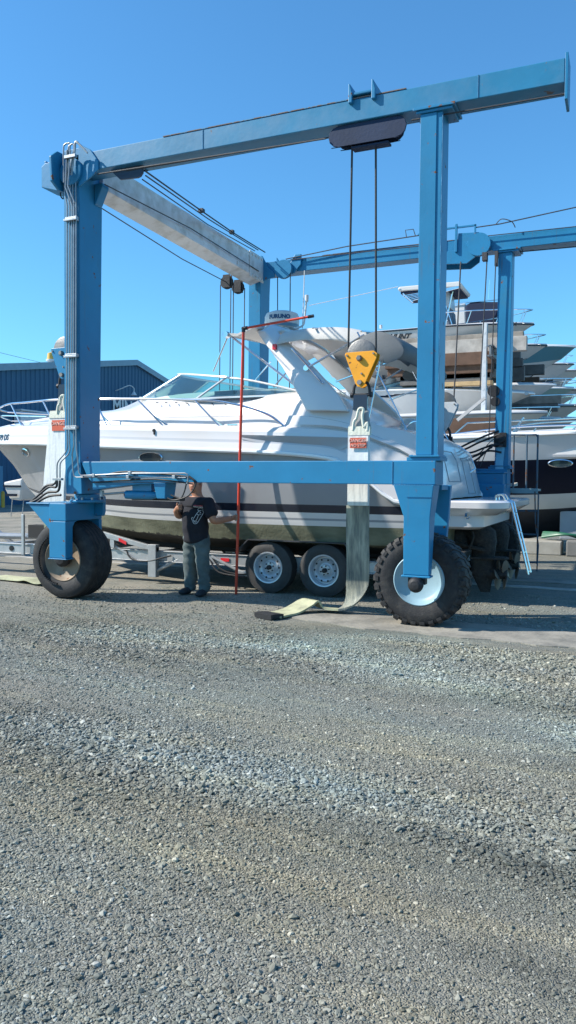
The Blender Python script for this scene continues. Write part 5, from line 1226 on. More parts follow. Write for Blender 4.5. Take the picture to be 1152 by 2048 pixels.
# fingers: left-picture hand, relaxed and curled at the chest
def finger(root, pts, r):
    i0 = len(N)
    for j, p in enumerate(pts): N.append(nd(*p, r*(1-.12*j)))
    E_.append((root, i0)); 
    for j in range(len(pts)-1): E_.append((i0+j, i0+j+1))
for j, (dz, ln) in enumerate(((.026,.9),(.010,1.),(-.007,.95),(-.022,.75))):
    finger(17, [(-.095,-.248,1.222+dz),(-.060*ln-.005,-.257,1.225+dz*1.15),(-.044*ln,-.235,1.222+dz*1.15)], .0095)
finger(17, [(-.130,-.250,1.255),(-.110,-.260,1.280)], .0105)
# picture-right hand closed round the pole
for j, dz in enumerate((.030,.011,-.008,-.026)):
    finger(21, [(hx-.012,hy-.040,1.075+dz),(hx+.022,hy-.034,1.077+dz),(hx+.034,hy-.004,1.078+dz),(hx+.016,hy+.024,1.078+dz)], .0088)
finger(21, [(hx-.038,hy+.012,1.098),(hx-.012,hy+.034,1.110)], .0098)
body = skin('body', N, E_, skinm, man, sub=2, root=0)
# clothes
def sub_nodes(idx, scale, extra=None):
    mp = {}; NN = []
    for i in idx: mp[i] = len(NN); n = list(N[i]); n[3] *= scale; n[4] *= scale; NN.append(tuple(n))
    EE = [(mp[a], mp[b]) for a, b in E_ if a in mp and b in mp]
    return NN, EE
T = [nd(0,-.005,.70,.205,.165), nd(0,-.01,.80,.205,.165), nd(0,-.02,.92,.21,.175), nd(0,-.03,1.06,.21,.18), nd(0,-.01,1.20,.20,.155), nd(0,.01,1.30,.165,.12), nd(0,.012,1.358,.085,.078),
     nd(-.20,.01,1.295,.095), nd(-.255,-.003,1.19,.098), nd(-.285,-.015,1.09,.094), nd(.20,.01,1.285,.095), nd(.262,.0,1.17,.098), nd(.315,.0,1.07,.092)]
TE = [(0,1),(1,2),(2,3),(3,4),(4,5),(5,6),(5,7),(7,8),(8,9),(5,10),(10,11),(11,12)]
def wrinkle(me, amp=.006, f=16, seed=0):
    for v in me.vertices:
        p = v.co; q = math.sin(p.z*f*1.9+p.x*f*.9+seed)*math.sin(p.x*f*1.3-p.z*f*.6+seed)+.5*math.sin(p.z*f*3.1+p.y*f*2+seed*2)
        v.co = p+Vector(v.normal)*amp*q
shirt = skin('t_shirt', T, TE, shirt_m, man, sub=3, root=0, post=lambda m: wrinkle(m, .005, 14))
J = [nd(0,0,.95,.17,.13), nd(0,0,.84,.17,.14), nd(-.10,0,.72,.122,.125), nd(-.115,-.01,.56,.105,.108), nd(-.125,-.01,.40,.092,.096), nd(-.132,.01,.20,.084,.088), nd(-.136,.015,.03,.080,.088),
     nd(.105,0,.72,.122,.125), nd(.125,-.015,.56,.105,.108), nd(.135,-.01,.40,.092,.096), nd(.146,.0,.20,.084,.088), nd(.152,.012,.03,.080,.088)]
jeans = skin('jeans', J, [(0,1),(1,2),(2,3),(3,4),(4,5),(5,6),(1,7),(7,8),(8,9),(9,10),(10,11)], jeans_m, man, sub=3, root=0, post=lambda m: wrinkle(m, .0065, 20, 1))
for x0, ang in ((-.135,0),(.155,.05)):
    B = [nd(x0,.06,.055,.058,.060), nd(x0,-.03,.058,.060,.058), nd(x0+ang*.6,-.11,.046,.062,.048), nd(x0+ang,-.20,.040,.056,.040), nd(x0,.03,.14,.065,.070)]
    bt = skin('boot', B, [(0,1),(1,2),(2,3),(0,4)], boot_m, man, sub=2, root=0, post=lambda m: [setattr(v,'co',Vector((v.co.x,v.co.y,max(.004,v.co.z)))) for v in m.vertices])
mb = MB()   # hair cap, follows the skull
rings = []
for i in range(9):
    a = math.radians(-10+i*12.5); r = math.cos(a); rings.append([Vector(lp(.091*r*math.cos(t), .012+.108*r*math.sin(t)+(.02*max(0,-math.sin(t)) if i < 4 else 0), 1.585+.098*math.sin(a)+(.035 if (math.sin(t) < -.3 and i < 3) else 0))) for t in [math.tau*k/24 for k in range(24)]])
mb.loft(rings); mb.build('hair', hair_m, man, smooth=True)
mb = MB()
for sx in (-1, 1):
    c = Vector(lp(sx*.030,-.086,1.555)); mb.lathe([(0,-.010),(.009,-.006),(.012,0),(.009,.006),(0,.010)], c, 'Y', 10)
mb.build_each('eye', mat('eye white', (.6,.58,.55), .3), man, smooth=True)
mb = MB(); mb.tube([lp(-.024,-.098,1.478), lp(0,-.106,1.474), lp(.024,-.098,1.478)], [.004,.007,.004], 8); mb.build('lips', mat('lip skin', (.33,.11,.09), .5), man, smooth=True)
for sx in (-1, 1):
    mb = MB(); mb.lathe([(0,-.008),(.018,-.006),(.022,.0),(.016,.008),(0,.01)], Vector(lp(sx*.083,.005,1.535)), 'X', 12); mb.build('ear', skinm, man, smooth=True)
# print on the shirt: a small red line of lettering over a white outline drawing
dg = bpy.context.evaluated_depsgraph_get(); dg.update()
from mathutils.bvhtree import BVHTree
bv = BVHTree.FromPolygons([v.co for v in shirt.data.vertices], [tuple(p.vertices) for p in shirt.data.polygons])
fwd = Vector(lp(0,-1,0))-Vector(lp(0,0,0)); rgt = Vector(lp(1,0,0))-Vector(lp(0,0,0)); fwd.z = 0; rgt.z = 0
def onshirt(u, z, off=.004):
    o_ = Vector(lp(u,-.6,z)); hit, n, i, d = bv.ray_cast(o_, -fwd)
    if hit is None: hit = Vector(lp(u,-.15,z))
    return hit+fwd*off
wp = mat('white shirt print', (.62,.64,.66), .8)
rpnt = mat('pink red shirt print', (.5,.12,.16), .8)
for i, s_t in enumerate(('WORLDWIDE', 'MARINE CREW')):
    def fn(p, i=i): return onshirt(.135+p.x, 1.243-.018*i+p.y-.06*p.x, .004+p.z*.4)
    text_obj('shirt_lettering', s_t, .020, rpnt if i == 0 else wp, shirt, (0,0,0), (1,0,0), (0,0,1), fn=fn, bold=.0006)
mb = MB()
for l in ([(.075,1.205),(.105,1.215),(.12,1.195),(.10,1.175),(.08,1.185),(.075,1.205)], [(.10,1.175),(.085,1.14),(.105,1.12),(.13,1.135),(.14,1.165),(.12,1.175)], [(.085,1.14),(.06,1.08),(.05,1.05),(.075,1.035),(.09,1.06),(.105,1.12)], [(.045,1.09),(.03,1.07),(.04,1.04),(.065,1.0),(.095,1.01),(.11,1.05),(.125,1.09),(.13,1.135)], [(.105,1.16),(.115,1.15),(.11,1.14)], [(.05,1.05),(.07,1.02),(.095,1.03)]):
    pts = [onshirt(u+.05,z,.003) for u,z in l]; mb.tube(bez(pts,4), .0035, 5)
mb.build('shirt_print', wp, shirt)
# ------------------------------------------------------------------ boats in general
def hull_mesh(L_, B, H, sheer, bands, rake=1.15, n=34, flare=.82):
    """bow tip at origin (gunwale level), stern toward -x. bands: [(fraction up from the chine, material index)]"""
    def zs(x): u = max(0, 1+x/(L_*.75)); return -sheer*(1-u*u) if x > -L_*.75 else -sheer
    rows = [(0.0,0.0)] + [(f, None) for f in (.02,)]
    fr = [0.0,.33]+[.33+.67*b for b in bands[0]]
    mb = MB()
    def line(k, f):
        sx = -H*rake*(1-f)**1.1 - (.0 if f else 0); out = []
        for i in range(n+1):
            u = (i/n)**1.4; X = sx-(L_+sx)*u; d = sx-X
            if f == 0: hb = 0
            elif f <= .34: hb = B/2*.86*math.sin(math.pi/2*min(1,d/(L_*.62)))**.9
            else:
                g = .88+.12*(f-.33)/.67; hb = B/2*g*math.sin(math.pi/2*min(1,d/(L_*(.62-.17*(f-.33)/.67))))**(.9-.12*(f-.33)/.67)
            top = zs(X); bot = -H + (H*.45*max(0,1-d/(L_*.30))**2 if f < .4 else H*.35*max(0,1-d/(L_*.35))**2)
            z = bot+(top-bot)*f if f > 0 else bot
            out.append((X, hb, z))
        return out
    lines = [line(k, f) for k, f in enumerate(fr)]
    for s in (-1, 1):
        base = len(mb.v)
        for ln in lines: mb.v += [(X, s*h, z) for X, h, z in ln]
        for r in range(len(lines)-1):
            for i in range(n): a = base+r*(n+1)+i; b = a+n+1; mb.f.append((a,a+1,b+1,b)); mb.mi.append(bands[1][r])
    for r in range(len(lines)-1):
        X,h0,z0 = lines[r][-1]; X2,h1,z1 = lines[r+1][-1]; mb.add([(X,-h0,z0),(X,h0,z0),(X2,h1,z1),(X2,-h1,z1)], [(0,1,2,3)], bands[1][r])
    return mb, lines[-1], zs
def stored_boat(label, bow, L_, B, H, mats, bands, sheer=.25, rail=True, cabin=None, group='boats stored behind the hoist', rubcol=boot, name='stored_boat', rake=1.15, rail_h=.42, extra=None):
    bx_, by_, bz_ = bow
    t = thing(name, label, 'boat', (bx_,by_,bz_), group)
    def mv(mb): mb.v = [(v[0]+bx_, v[1]+by_, v[2]+bz_) for v in mb.v]; return mb
    mb, gun, zs = hull_mesh(L_, B, H, sheer, bands, rake); mv(mb).build('hull', mats, t, smooth=True, angle=35)
    mb = MB()
    for s in (-1, 1): mb.tube([(X, s*(h+.012), z) for X,h,z in gun], .028, 6)
    mv(mb).build('rub_rail', rubcol, t, smooth=True)
    mb = MB(); rings = []
    for X,h,z in gun: rings.append([(X,-h,z+.01),(X,-h*.93,z+.06),(X,-h*.5,z+.06+.10*min(1,h)),(X,0,z+.07+.14*min(1,h)),(X,h*.5,z+.06+.10*min(1,h)),(X,h*.93,z+.06),(X,h,z+.01)])
    mb.loft(rings, closed=False, caps=False); mv(mb).build('deck', gel_s, t, smooth=True, angle=30)
    if rail:
        mb = MB(); i1 = int(len(gun)*.62)
        top = [(X-.05, -h*.88, z+rail_h*(1-max(0,(k-i1+4))/6 if k > i1-4 else 1)) for k,(X,h,z) in enumerate(gun[:i1])]
        pts = top[::-1]+[(p[0],-p[1],p[2]) for p in top]
        mb.tube(pts, .02, 6)
        for k in range(3, i1-1, 5):
            X,h,z = gun[k]
            for s in (-1,1): mb.tube([(top[k][0],s*abs(top[k][1]),top[k][2]),(X-.22,s*h*.86,z+.04)], .016, 6)
        mv(mb).build('bow_rail', chrome, t, smooth=True)
    if cabin == 'cuddy' or cabin == 'bowrider':
        mb = MB(); x0, x1 = -L_*.30, -L_*.62; w_ = B*.36; zb = zs(x0)+.12
        base_ = [(x1,-w_,zb),(x0-.2,-w_*.95,zb+.02),(x0,-w_*.5,zb+.05),(x0+.06,0,zb+.06)]; top_ = [(x1-.1,-w_,zb+.12),(x0-.9,-w_*.85,zb+.50),(x0-.62,-w_*.42,zb+.56),(x0-.56,0,zb+.57)]
        fb = base_+[(p[0],-p[1],p[2]) for p in base_[::-1][1:]]; ft = top_+[(p[0],-p[1],p[2]) for p in top_[::-1][1:]]
        mb.loft([fb, ft], closed=False, caps=False); wsd = mv(mb).build('windshield', glass, t)
        mb = MB(); mb.tube(ft, .022, 6); mb.tube(fb, .016, 6)
        for k in (1,2,3,4,5): mb.tube([fb[k],ft[k]], .018, 6)
        mv(mb).build('frame', mat('dark windshield frame', (.10,.11,.12), .4, metal=.5), wsd)
    if extra: extra(t, (bx_,by_,bz_))
    return t

WB = ([.30,.34,1.0],[0,0,1,2])   # bottom, bottom, stripe, topside
# --- top tier
def centre_console(t, b):
    x, y, z = b
    def q(px_, py_, dy=0.): return P(px_, py_, 'Y', y+dy)
    # T-top
    mb = MB(); a = q(808,588); c = q(933,577); zt = (a.z+c.z)/2+.05
    mb.prism([(a.x,a.z-.02),(a.x+.05,a.z+.06),(c.x-.1,c.z+.06),(c.x,c.z-.02),(c.x-.05,c.z-.12),(a.x+.06,a.z-.10)], 'Y', y-.85, y+.85); tt = mb.build('hard_top', gel_s, t, bevel=.03)
    mb = MB(); mb.box((a.x+.1,y-.80,c.z-.17),(c.x-.1,y+.80,a.z-.07)); mb.build('top_lining', navy_c, tt)
    mb = MB()
    e = q(806,590,-.85); f = q(826,605,-.85)
    for k in range(5): mb.tube([(e.x+.07*k,y-.86,e.z-.03-.05*k),(c.x-.05,y-.86,c.z-.11-.012*k)], .016, 6)
    mb.tube([(e.x,y-.86,e.z+.05),(f.x,y-.86,f.z)], .03, 6)
    for xx, lean in ((880,-8),(905,10)):
        for s in (-.6,.6): mb.tube([q(xx,583,s), q(xx-lean-5,655,s)], .025, 6)
    mb.tube([q(888,600,-.6),q(905,652,-.6),q(925,655,-.6)], .02, 6); mb.tube([q(895,640,-.6),q(880,655,-.6)], .02, 6)
    mb.build_each('tower_frame', chrome, t, smooth=True)
    mb = MB(); u = q(884,655); v = q(900,618); mb.prism([(u.x-.05,u.z-.2),(u.x+.45,u.z-.2),(u.x+.38,v.z-.1),(u.x+.15,v.z+.05),(u.x,v.z-.05)], 'Y', y-.45, y+.45); mb.build('console', mat('navy white console cover', (.10,.12,.16), .7, var=.5, vscale=3), t, bevel=.05)
    mb = MB(); u = q(882,590); mb.prism([(u.x+.05,u.z-.55),(u.x+.42,u.z-.55),(u.x+.35,u.z+.12),(u.x+.0,u.z+.12)], 'Y', y-.5, y+.5); mb.build('front_screen', mat('milky clear screen', (.55,.58,.60), .3), t, bevel=.03)
    mb = MB(); mb.tube([(u.x-1.3,y-.9,a.z+.05),(u.x-4.6,y-1.0,a.z-.35)], .012, 5); mb.tube([q(762,657,-.8),q(762,650,-.8)], .05, 8); mb.tube([(u.x-.5,y-1,u.z-1.6),(u.x-1.8,y-1.1,u.z-1.75)], .010, 5); mb.build('fishing_outrigger', gel_s, t)
    fnx = q(798,674,-1.27)
    text_obj('lettering', 'HUNT', .26, black_p, t, (fnx.x,y-1.27,fnx.z), (1,0,-.02), (0,0,1), bold=.012, shear=.4)
    f2 = q(1027,650,-.9); text_obj('lettering', 'CM', .16, black_p, t, (f2.x,y-1.02,f2.z), (1,0,0), (0,0,1), bold=.008)
def at(x, y, Y): q = P(x, y, 'Y', Y); return (q.x, q.y, q.z)
stored_boat('white centre console boat with a navy lined T-top, topmost on the rack above the yacht', at(1068,649,19.3), 7.2, 2.5, 1.45, [gel_s, boot, gel_s], WB, sheer=.12, extra=centre_console, rail_h=.5)
def pilothouse(t, b):
    x, y, z = b
    def q(px_, py_, dy=0.): return P(px_, py_, 'Y', y+dy)
    mb = MB(); a = q(903,640); c = q(960,618); mb.prism([(a.x,a.z-.6),(a.x,c.z),(a.x+.7,c.z+.1),(a.x+.75,a.z-.6)], 'Y', y-.8, y+.8); mb.build('cabin', gel_s, t, bevel=.06)
    mb = MB(); mb.prism([(a.x+.76,a.z-.55),(a.x+.72,c.z+.02),(a.x+.95,c.z+.12),(c.x+.9,c.z+.03),(c.x+.8,a.z-.1),(c.x+.5,a.z-.55)], 'Y', y-.85, y+.85); mb.build('canopy', navy_c, t, bevel=.05)
    mb = MB(); mb.tube([(a.x-.1,y-.85,c.z+.1),(c.x+.9,y-.85,c.z+.12),(c.x+1.0,y-.85,c.z-.1)], .03, 6); mb.tube([(c.x+.3,y,c.z+.1),(c.x+.35,y,c.z+1.1)], .012, 5); mb.build('canopy_frame', chrome, t)
stored_boat('white boat with a dark canvas canopy, just behind the centre console boat', at(1094,691,23.2), 7.4, 2.6, 1.5, [gel_s, boot, gel_s], WB, sheer=.15, extra=pilothouse)
stored_boat('large white hull with a broad teal band along its top edge', at(1152,694,27), 8.0, 2.8, 2.9, [marine_bottom, gel_s, teal], ([.05,.62,1.0],[0,0,1,2]), sheer=.05, rail=False, rubcol=rubstrip, rake=.9)
stored_boat('white hull with black rub rail and small rail, bow under the teal banded hull', at(1148,729,31), 8.0, 2.8, 2.2, [gel_s, boot, gel_s], WB, sheer=.10, rake=1.)
stored_boat('far white boat with rail whose bow tip only shows at the picture edge', at(1168,742,35.5), 8.0, 2.8, 2.6, [gel_s, boot, gel_s], WB, sheer=.10, rake=1.)
# --- middle tier
def speedboat(t, b):
    x, y, z = b
    mb = MB(); q = P(690,800,'Y',y-1.2); e = P(905,805,'Y',y-1.2)
    mb.prism([(q.x+.3,q.z+.35),(q.x+3.0,q.z+.28),(q.x+1.6,q.z+.02),(q.x+.6,q.z+.10)], 'Y', y-1.27, y-1.22); mb.build('side_graphic', navy, t)
    mb = MB(); q = P(862,785,'Y',y-1.); mb.box((q.x-3.4,y-1.27,q.z-.06),(q.x+.4,y-1.24,q.z+.16)); mb.build('side_band', mat('slate side band', (.10,.14,.19), .3), t)
    mb = MB(); mb.lathe([(0,0),(.16,0),(.2,.1),(.2,.3),(.12,.38),(.12,.48),(.2,.52),(.2,.62),(0,.7)], P(782,775,'Y',y), 'Z', 18); mb.build('radar_dome', gel_s, t, smooth=True)
    q = P(1052,786,'Y',y-.9); mb = MB(); mb.lathe([(0,0),(.07,0),(.06,-.03),(0,-.03)], (q.x,y-.75,q.z), 'Y', 12); mb.build('navigation_light', steel, t)
stored_boat('sleek white cuddy speedboat with slate band and navy bottom, middle rack tier', at(1069,788,19.3), 8.2, 2.6, 1.7, [marine_bottom, gel_s, gel_s], ([.02,.10,1.0],[0,0,1,2]), sheer=-.18, rail=False, cabin='cuddy', extra=speedboat, rubcol=rubstrip, rake=1.35)
stored_boat('white hull with navy bottom behind the sleek speedboat, bow under the timber beams', at(1112,770,23.2), 7.5, 2.7, 2.2, [marine_bottom, gel_s, gel_s], WB, sheer=.10, rail=False, rubcol=rubstrip)
stored_boat('pale teal hull on the middle tier between two dark bottomed hulls', at(1148,777,27), 7.5, 2.7, 2.0, [marine_bottom, teal, mat('pale teal gelcoat', (.35,.47,.45), .35)], WB, sheer=.10, rail=True, rubcol=rubstrip)
stored_boat('navy bottomed white boat with rail, far end of the middle tier', at(1172,780,31), 7.5, 2.7, 2.0, [navy, navy, gel_s], WB, sheer=.10)
# --- lower tier
stored_boat('plain white hull lowest and nearest in the rack, without bow rail', at(1095,826,17.6), 7.5, 2.7, 1.9, [gel_s, gel_s, gel_s], WB, sheer=.12, rail=False, rubcol=greyline)
stored_boat('white bow with a black rub line on the lowest tier, second from the hoist', at(1122,838,20.8), 7.5, 2.7, 2.0, [gel_s, gel_s, gel_s], WB, sheer=.12, rail=True)
stored_boat('white bow with a raised rail on the lowest tier, third from the hoist', at(1156,838,24.2), 7.5, 2.7, 2.2, [gel_s, boot, gel_s], WB, sheer=.15, rail=True)
stored_boat('grey white hull above the low tier, bow pointing at the picture edge', at(1165,812,22.5), 7.5, 2.6, 1.3, [marine_bottom, gel_s, gel_s], WB, sheer=.15, rail=True)

# --- rack
rack = thing('boat_rack', 'tall steel rack with timber bunks holding the stored boats in tiers', 'boat rack', (0, 21, 0))
white_steel = mat('white rack steel', (.5,.52,.54), .5, var=.15, rust=.34)
for i, Y in enumerate((17.6, 21.2, 25.1, 29.0, 33.2)):
    for X in (-2.2, 2.42):
        mb = MB(); mb.box((X-.07,Y-.12,0),(X+.07,Y+.12,6.7 if i < 1 else 6.3)); 
        for k in range(14): mb.box((X-.03,Y-.125,.5+k*.45),(X+.03,Y-.121,.56+k*.45))
        mb.build('post', white_steel, rack, bevel=.01)
for z in (5.85, 3.55):
    for X in (-2.2, 2.75):
        mb = MB(); mb.box((X-.14,17.3,z-.22),(X-.09,34,z+.1)); mb.box((X-.20,17.3,z+.08),(X-.02,34,z+.12)); mb.box((X-.20,17.3,z-.24),(X-.02,34,z-.2)); mb.build('rail_beam', mat('grey rack beam', (.14,.16,.18), .6, var=.2, rust=.35), rack)
tm = [wood, wood_b, wood_d, wood_y]
def bunk(x0, x1, z0, z1, Y, M): 
    mb = MB(); mb.box((x0,Y,z0),(x1,Y+.28,z1)); mb.build('bunk', M, rack, bevel=.012)
# nearest stack, boards seen edge on below the top boat
for (xl, yt, xr, yb, M, Y) in ((880,673,1046,681,wood_l,18.0),(744,682,1046,690,wood,17.97),(742,691,1053,700,wood_l,17.93),(742,701,1000,707,wood,17.95),(760,708,985,713,wood_y,17.95),(770,714,985,727,wood_b,17.9),(775,728,985,744,wood_b,18.0),(800,746,990,754,wood_d,18.1),(800,753,980,764,wood_d,18.1),(880,765,985,769,wood_y,18.0),
        (840,838,990,868,wood_b,16.0)):
    a = P(xl,yt,'Y',Y); b = P(xr,yb,'Y',Y); bunk(a.x, b.x, b.z, a.z, Y, M)
for (xl, yt, xr, yb, M, Y) in ((1000,702,1040,718,wood_d,21),(1000,718,1045,735,wood_d,21),(1000,734,1048,760,wood_d,21),(1050,730,1088,748,wood_d,24.5),(1040,755,1078,768,wood_b,24.5),(1040,768,1083,782,wood_d,24.5),(1060,792,1122,806,wood,21),(1070,808,1115,822,wood_d,21),(1095,700+60,1105,790,wood_d,28)):
    a = P(xl,yt,'Y',Y); b = P(xr,yb,'Y',Y); bunk(a.x-1.5, b.x, b.z, a.z, Y, M)
# shed wall and shade behind the racks
mb = MB(); mb.box((-12,36,0),(0.5,36.3,5.4)); mb.build('back_panel', mat('dark shed cladding', (.03,.06,.10), .6), rack)

# ------------------------------------------------------------------ navy yacht on the right
def navy_extra(t, b):
    x, y, z = b
    for px_, py_ in ((1121,927),):
        q = P(px_, py_, 'Y', y-1.72); mb = MB()
        def ro(a, c, o): return [(q.x+a*math.cos(u), y-1.76+o, q.z+c*math.sin(u)) for u in [math.tau*k/28 for k in range(28)]]
        mb.loft([ro(.26,.09,.06), ro(.26,.09,-.03), ro(.235,.07,-.04), ro(.225,.062,-.01), ro(.225,.062,.05)], caps=False); p_ = mb.build('porthole', chrome, t, smooth=True)
        mb = MB(); mb.loft([ro(.225,.062,.03), ro(.225,.062,.0)]); mb.build('pane', bglass, p_)
    mb = MB(); mb.tube([(x-12,y-1.78,z-.40),(x-3.5,y-1.765,z-.27)], .022, 6); mb.build('side_moulding', rubstrip, t)
    mb = MB()
    def q(px_, py_, d=-1.45): return P(px_, py_, 'Y', y+d)
    mb.tube(bez([q(862,875),q(905,869),q(985,859),q(1060,853),q(1160,850)],4), .022, 8); mb.tube([q(905,872),q(935,846),q(1000,843),q(1160,836)], .018, 6)
    mb.tube([q(1040,857),q(985,900)], .016, 6); mb.tube(bez([q(990,858,-1.3),q(1080,846,-1.3),q(1160,842,-1.3)],4), .018, 6)
    mb.tube([q(1048,835),q(1005,893)], .022, 6); mb.tube([q(1072,856),q(1058,880)], .016, 6); mb.tube([q(1152,852),q(1118,898)], .02, 6); mb.tube([q(962,876),q(975,862)], .016, 6)
    mb.build('guard_rail', chrome, t, smooth=True)
    mb = MB(); a = q(905,895); c = q(1165,880); mb.prism([(a.x-4,a.z-.25),(a.x-4,a.z+.1),(a.x,a.z+.18),(c.x-1.5,c.z+.10),(c.x+.6,c.z-.05),(c.x+.6,c.z-.4)], 'Y', y-1.62, y+1.62); mb.build('coachroof', gel, t, bevel=.08)
stored_boat('large motor cruiser with navy blue topsides and oval porthole, blocked up behind the hoist', (11.6, 11.4, 3.0), 16, 3.6, 2.9, [marine_bottom, gel_s, navy, gel], ([.02,.22,.68,1.0],[0,0,1,2,3]), sheer=.45, rail=False, rubcol=rubstrip, name='motor_cruiser', group=None, extra=navy_extra, rake=1.3)
# a long boat hook and white davit arm over the stern
mb = MB(); mb.prism([(P(912,838,'Y',W+1).x,P(912,838,'Y',W+1).z),(P(968,793,'Y',W+1).x,P(968,793,'Y',W+1).z),(P(972,797,'Y',W+1).x,P(972,797,'Y',W+1).z),(P(916,843,'Y',W+1).x,P(916,843,'Y',W+1).z)], 'Y', W+1.0, W+1.06)
mb.build('strut', gel_s, hoist)
# concrete block, hoses
cb_ = MB(); a = P(1060,1092,'Y',9.9); cb_.box((3.2,9.75,0),(5.45,10.5,.30)); tag(cb_.build('concrete_block', mat('grey block concrete', (.30,.285,.25), .9, var=.15, bump=.5), None, bevel=.02), 'long pale concrete block under the navy cruiser keel', 'concrete block', 'concrete blocks under the cruiser')
cb_ = MB(); cb_.box((5.56,9.6,0),(7.2,10.4,.34)); tag(cb_.build('concrete_block', mat('darker block concrete', (.17,.165,.155), .9, var=.15, bump=.5), None, bevel=.03), 'short darker concrete block at the right picture edge beside the long one', 'concrete block', 'concrete blocks under the cruiser')
mb = MB()
for k in range(4): mb.tube(bez([(5.0,10.2+.1*k,.36+.03*k),(5.5,10.0+.05*k,.45),(6.0,10.1,.40-.02*k),(6.8,10.2,.36)],6), .03, 8)
tag(mb.build('garden_hose', mat('green hose', (.02,.12,.07), .4), None, smooth=True), 'green garden hose looped on the concrete block at right', 'hose')
mb = MB(); a = P(1128,1060,'Y',10.6); mb.box((5.35,10.55,.30),(6.1,10.9,.95)); tag(mb.build('utility_box', mat('grey utility box', (.30,.33,.36), .5, var=.1), None, bevel=.02), 'grey box standing on the blocks under the navy cruiser bow', 'box')

# ------------------------------------------------------------------ blue building
BX = -27.
bld = thing('building', 'blue corrugated metal building with grey fascia and white lettering beyond the bow', 'building', (BX-6, 36, 0))
clad = bpy.data.materials.new('blue corrugated cladding'); clad.use_nodes = True; n_ = clad.node_tree.nodes; l_ = clad.node_tree.links; b_ = n_['Principled BSDF']
b_.inputs['Base Color'].default_value = (.013,.088,.185,1); b_.inputs['Roughness'].default_value = .5
def zr_(y): # roof line along y
    return interp([(10,5.2),(27,8.2),(40.6,10.1),(62,5.4)], y)
ys = []; yv = 10.
mb = MB(); prof = []
while yv < 60:
    prof += [(yv,0),(yv+.22,0),(yv+.27,.055),(yv+.36,.055),(yv+.41,0)]; yv += .41
for (ya, da), (yb, db) in zip(prof, prof[1:]):
    if yb-ya < 1e-6: continue
    mb.add([(BX+da,ya,0),(BX+db,yb,0),(BX+db,yb,zr_(yb)),(BX+da,ya,zr_(ya))], [(0,1,2,3)])
mb.build('wall', clad, bld)
mb = MB(); mb.box((BX-20,10,0),(BX-.05,60,4.8)); mb.build('rear_wall', clad, bld)
mb = MB()
for ya, yb in ((10,40.6),(40.6,60)):
    za, zb = zr_(ya), zr_(yb); mb.loft([[(BX-.1,ya,za-.05),(BX+.22,ya,za-.05),(BX+.22,ya,za+.36),(BX-.1,ya,za+.36)],[(BX-.1,yb,zb-.05),(BX+.22,yb,zb-.05),(BX+.22,yb,zb+.36),(BX-.1,yb,zb+.36)]])
rf = mb.build('fascia', mat('grey blue fascia metal', (.20,.29,.37), .45, metal=.2, var=.08), bld)
mb = MB()
for ya, yb in ((10,40.6),(40.6,60)): za, zb = zr_(ya)+.2, zr_(yb)+.2; mb.loft([[(BX-20,ya,za),(BX-.11,ya,za),(BX-.11,ya,za+.1),(BX-20,ya,za+.1)],[(BX-20,yb,zb),(BX-.11,yb,zb),(BX-.11,yb,zb+.1),(BX-20,yb,zb+.1)]])
mb.build('roof', mat('roof sheet', (.25,.30,.34), .5), bld)
let = mat('white sign letters', (.62,.64,.66), .5)
ser = text_obj('sign_lettering', 'MINA', 1.35, let, bld, (BX+.12,39.35,6.78), (0,1,0), (0,0,1), bold=.035)
mb = MB(); mb.box((BX+.06,36.4,6.12),(BX+.12,45,6.20)); mb.build('sign_rail', let, bld)
for y_, z_ in ((39.0,8.0),(42.9,7.9)):
    mb = MB(); mb.tube(bez([(BX+.08,y_-.9,z_-.1),(BX+.5,y_-.8,z_+.05),(BX+.9,y_-.4,z_+.30),(BX+1.0,y_,z_+.15),(BX+1.0,y_+.02,z_-.1)],4), .035, 6); mb.lathe([(.06,0),(.12,-.1),(.22,-.26),(.20,-.27),(0,-.12)], (BX+1.0,y_+.02,z_-.1), 'Z', 14)
    mb.build('gooseneck_lamp', let, bld, smooth=True)
mb = MB(); a = P(36,822,'X',BX+.4); b = P(94,853,'X',BX+.4); mb.box((BX+.08,a.y,b.z-.2),(BX+.6,b.y,a.z)); mb.box((BX+.06,a.y-.05,a.z+.01),(BX+.7,b.y+.05,a.z+.12)); mb.build('wall_cabinet', let, bld, bevel=.03)
mb = MB(); q = P(102,730,'X',BX-1); mb.lathe([(0,-1.0),(.22,-1.0),(.20,.2),(.32,.25),(.32,.35),(0,.4)], q, 'Z', 14); mb.build('roof_vent', let, bld, smooth=True)
mb = MB(); mb.lathe([(0,.36),(.26,.36),(.22,.75),(0,.85)], q, 'Z', 14); mb.build('vent_cap', mat('yellow vent cap', (.6,.38,.08), .5), bld, smooth=True)
mb = MB(); a = P(0,932,'X',BX+.2); b = P(8,1000,'X',BX+.2); mb.box((BX+.06,a.y-1.5,0),(BX+.14,b.y,a.z)); mb.build('door', mat('pale blue door', (.10,.26,.40), .5), bld, bevel=.01)
# telephone wire
mb = MB(); mb.tube([q, (-40, 10, 12.5)], .012, 5); tag(mb.build('overhead_wire', cable_m, None), 'thin overhead wire sagging to the building roof', 'wire')
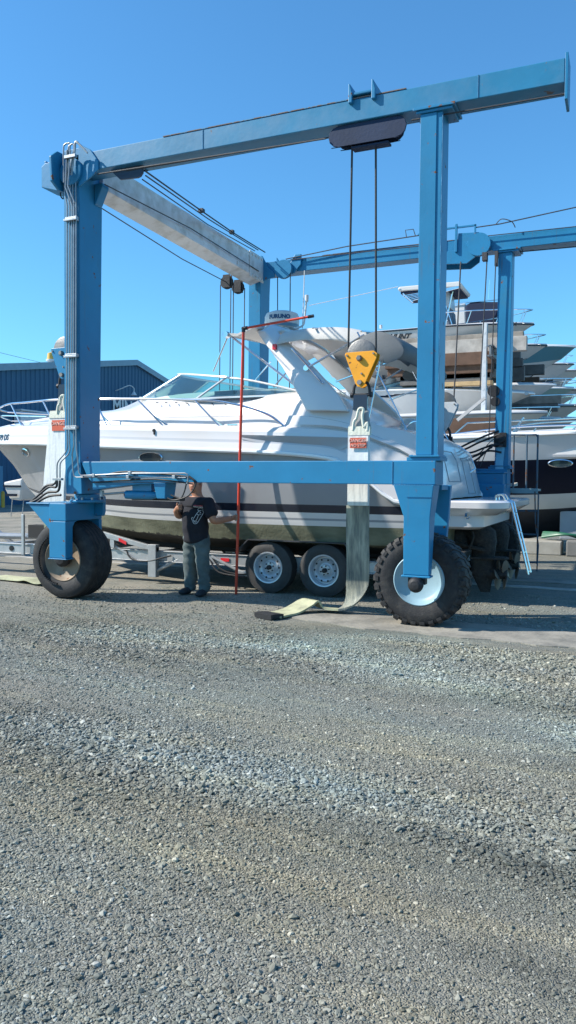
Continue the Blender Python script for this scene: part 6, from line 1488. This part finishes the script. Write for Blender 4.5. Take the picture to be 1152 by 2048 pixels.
# bollard, dinghy, left trailer bits
mb = MB(); q = P(4,1012,'Z',0); mb.lathe([(0,0),(.10,0),(.10,.80),(.07,.87),(0,.90)], (q.x+1.6,q.y-1.6,0), 'Z', 18); tag(mb.build('bollard', mat('yellow bollard paint', (.65,.38,.05), .5, var=.1), None, smooth=True), 'yellow bollard in front of the blue building', 'bollard')
def outboardish(t, b): pass
q = P(24,962,'Y',17); 
t = thing('small_boat', 'small white boat standing stern-on far behind the yacht bow', 'boat', (q.x+.6,17,0))
mb = MB(); z0 = q.z
mb.loft([[(q.x,16.5,z0-.05),(q.x+1.0,16.5,z0+.12),(q.x+1.0,19,z0+.2),(q.x,19,z0)], [(q.x+.1,16.5,z0-.35),(q.x+.95,16.5,z0-.35),(q.x+.9,19,z0-.35),(q.x+.1,19,z0-.35)], [(q.x+.25,16.6,z0-.75),(q.x+.8,16.6,z0-.8),(q.x+.7,19,z0-.8),(q.x+.3,19,z0-.75)]][::-1]); mb.build('hull', gel_s, t, bevel=.06)
mb = MB(); mb.box((q.x+.05,16.44,z0-.25),(q.x+.95,16.49,z0-.17)); mb.box((q.x+.2,16.42,z0-.62),(q.x+.75,16.49,z0-.52)); mb.build('trim', navy, t)
mb = MB()
for xx in (q.x+.2,q.x+.8):
    for yy in (16.8,18.7): mb.tube([(xx,yy,z0-.75),(xx-.08,yy,0)], .018, 6)
mb.build_each('stand', steel, t)
# long black poly sheet / shadowed pipes on the ground far left
q1 = P(0,1012,'Z',0)
t = thing('equipment_trailer', 'grey steel trailer frame at the far left behind the rear wheel', 'trailer', (-4.2, 3.4, 0))
mb = MB(); mb.box((-6.5,2.92,.30),(-2.2,3.02,.34)); a = P(0,1060,'Y',4.2); b = P(26,1087,'Y',4.2); mb.tube([(a.x-.6,4.2,a.z+.3),(b.x,4.2,b.z)], .05, 6); mb.box((b.x-1.4,4.15,.40),(b.x+1.2,4.25,.47)); mb.build('frame', mat('grey galvanised frame', (.25,.28,.32), .5, metal=.5, var=.15), t, bevel=.004)
# extra line of distant sheds closing the yard beyond the yacht
t = thing('storage_shed', 'low dark blue storage shed far behind the yacht, between building and rack', 'shed', (-12, 52, 0))
mb = MB(); mb.box((-24,50,0),(-1,58,4.6)); mb.build('wall', clad, t); mb = MB(); mb.prism([(-24.3,4.6),(-12.5,5.6),(-.7,4.6),(-.7,4.75),(-12.5,5.8),(-24.3,4.75)], 'Y', 49.6, 58.4); mb.build('roof', mat('roof sheet', (.25,.30,.34)), t)
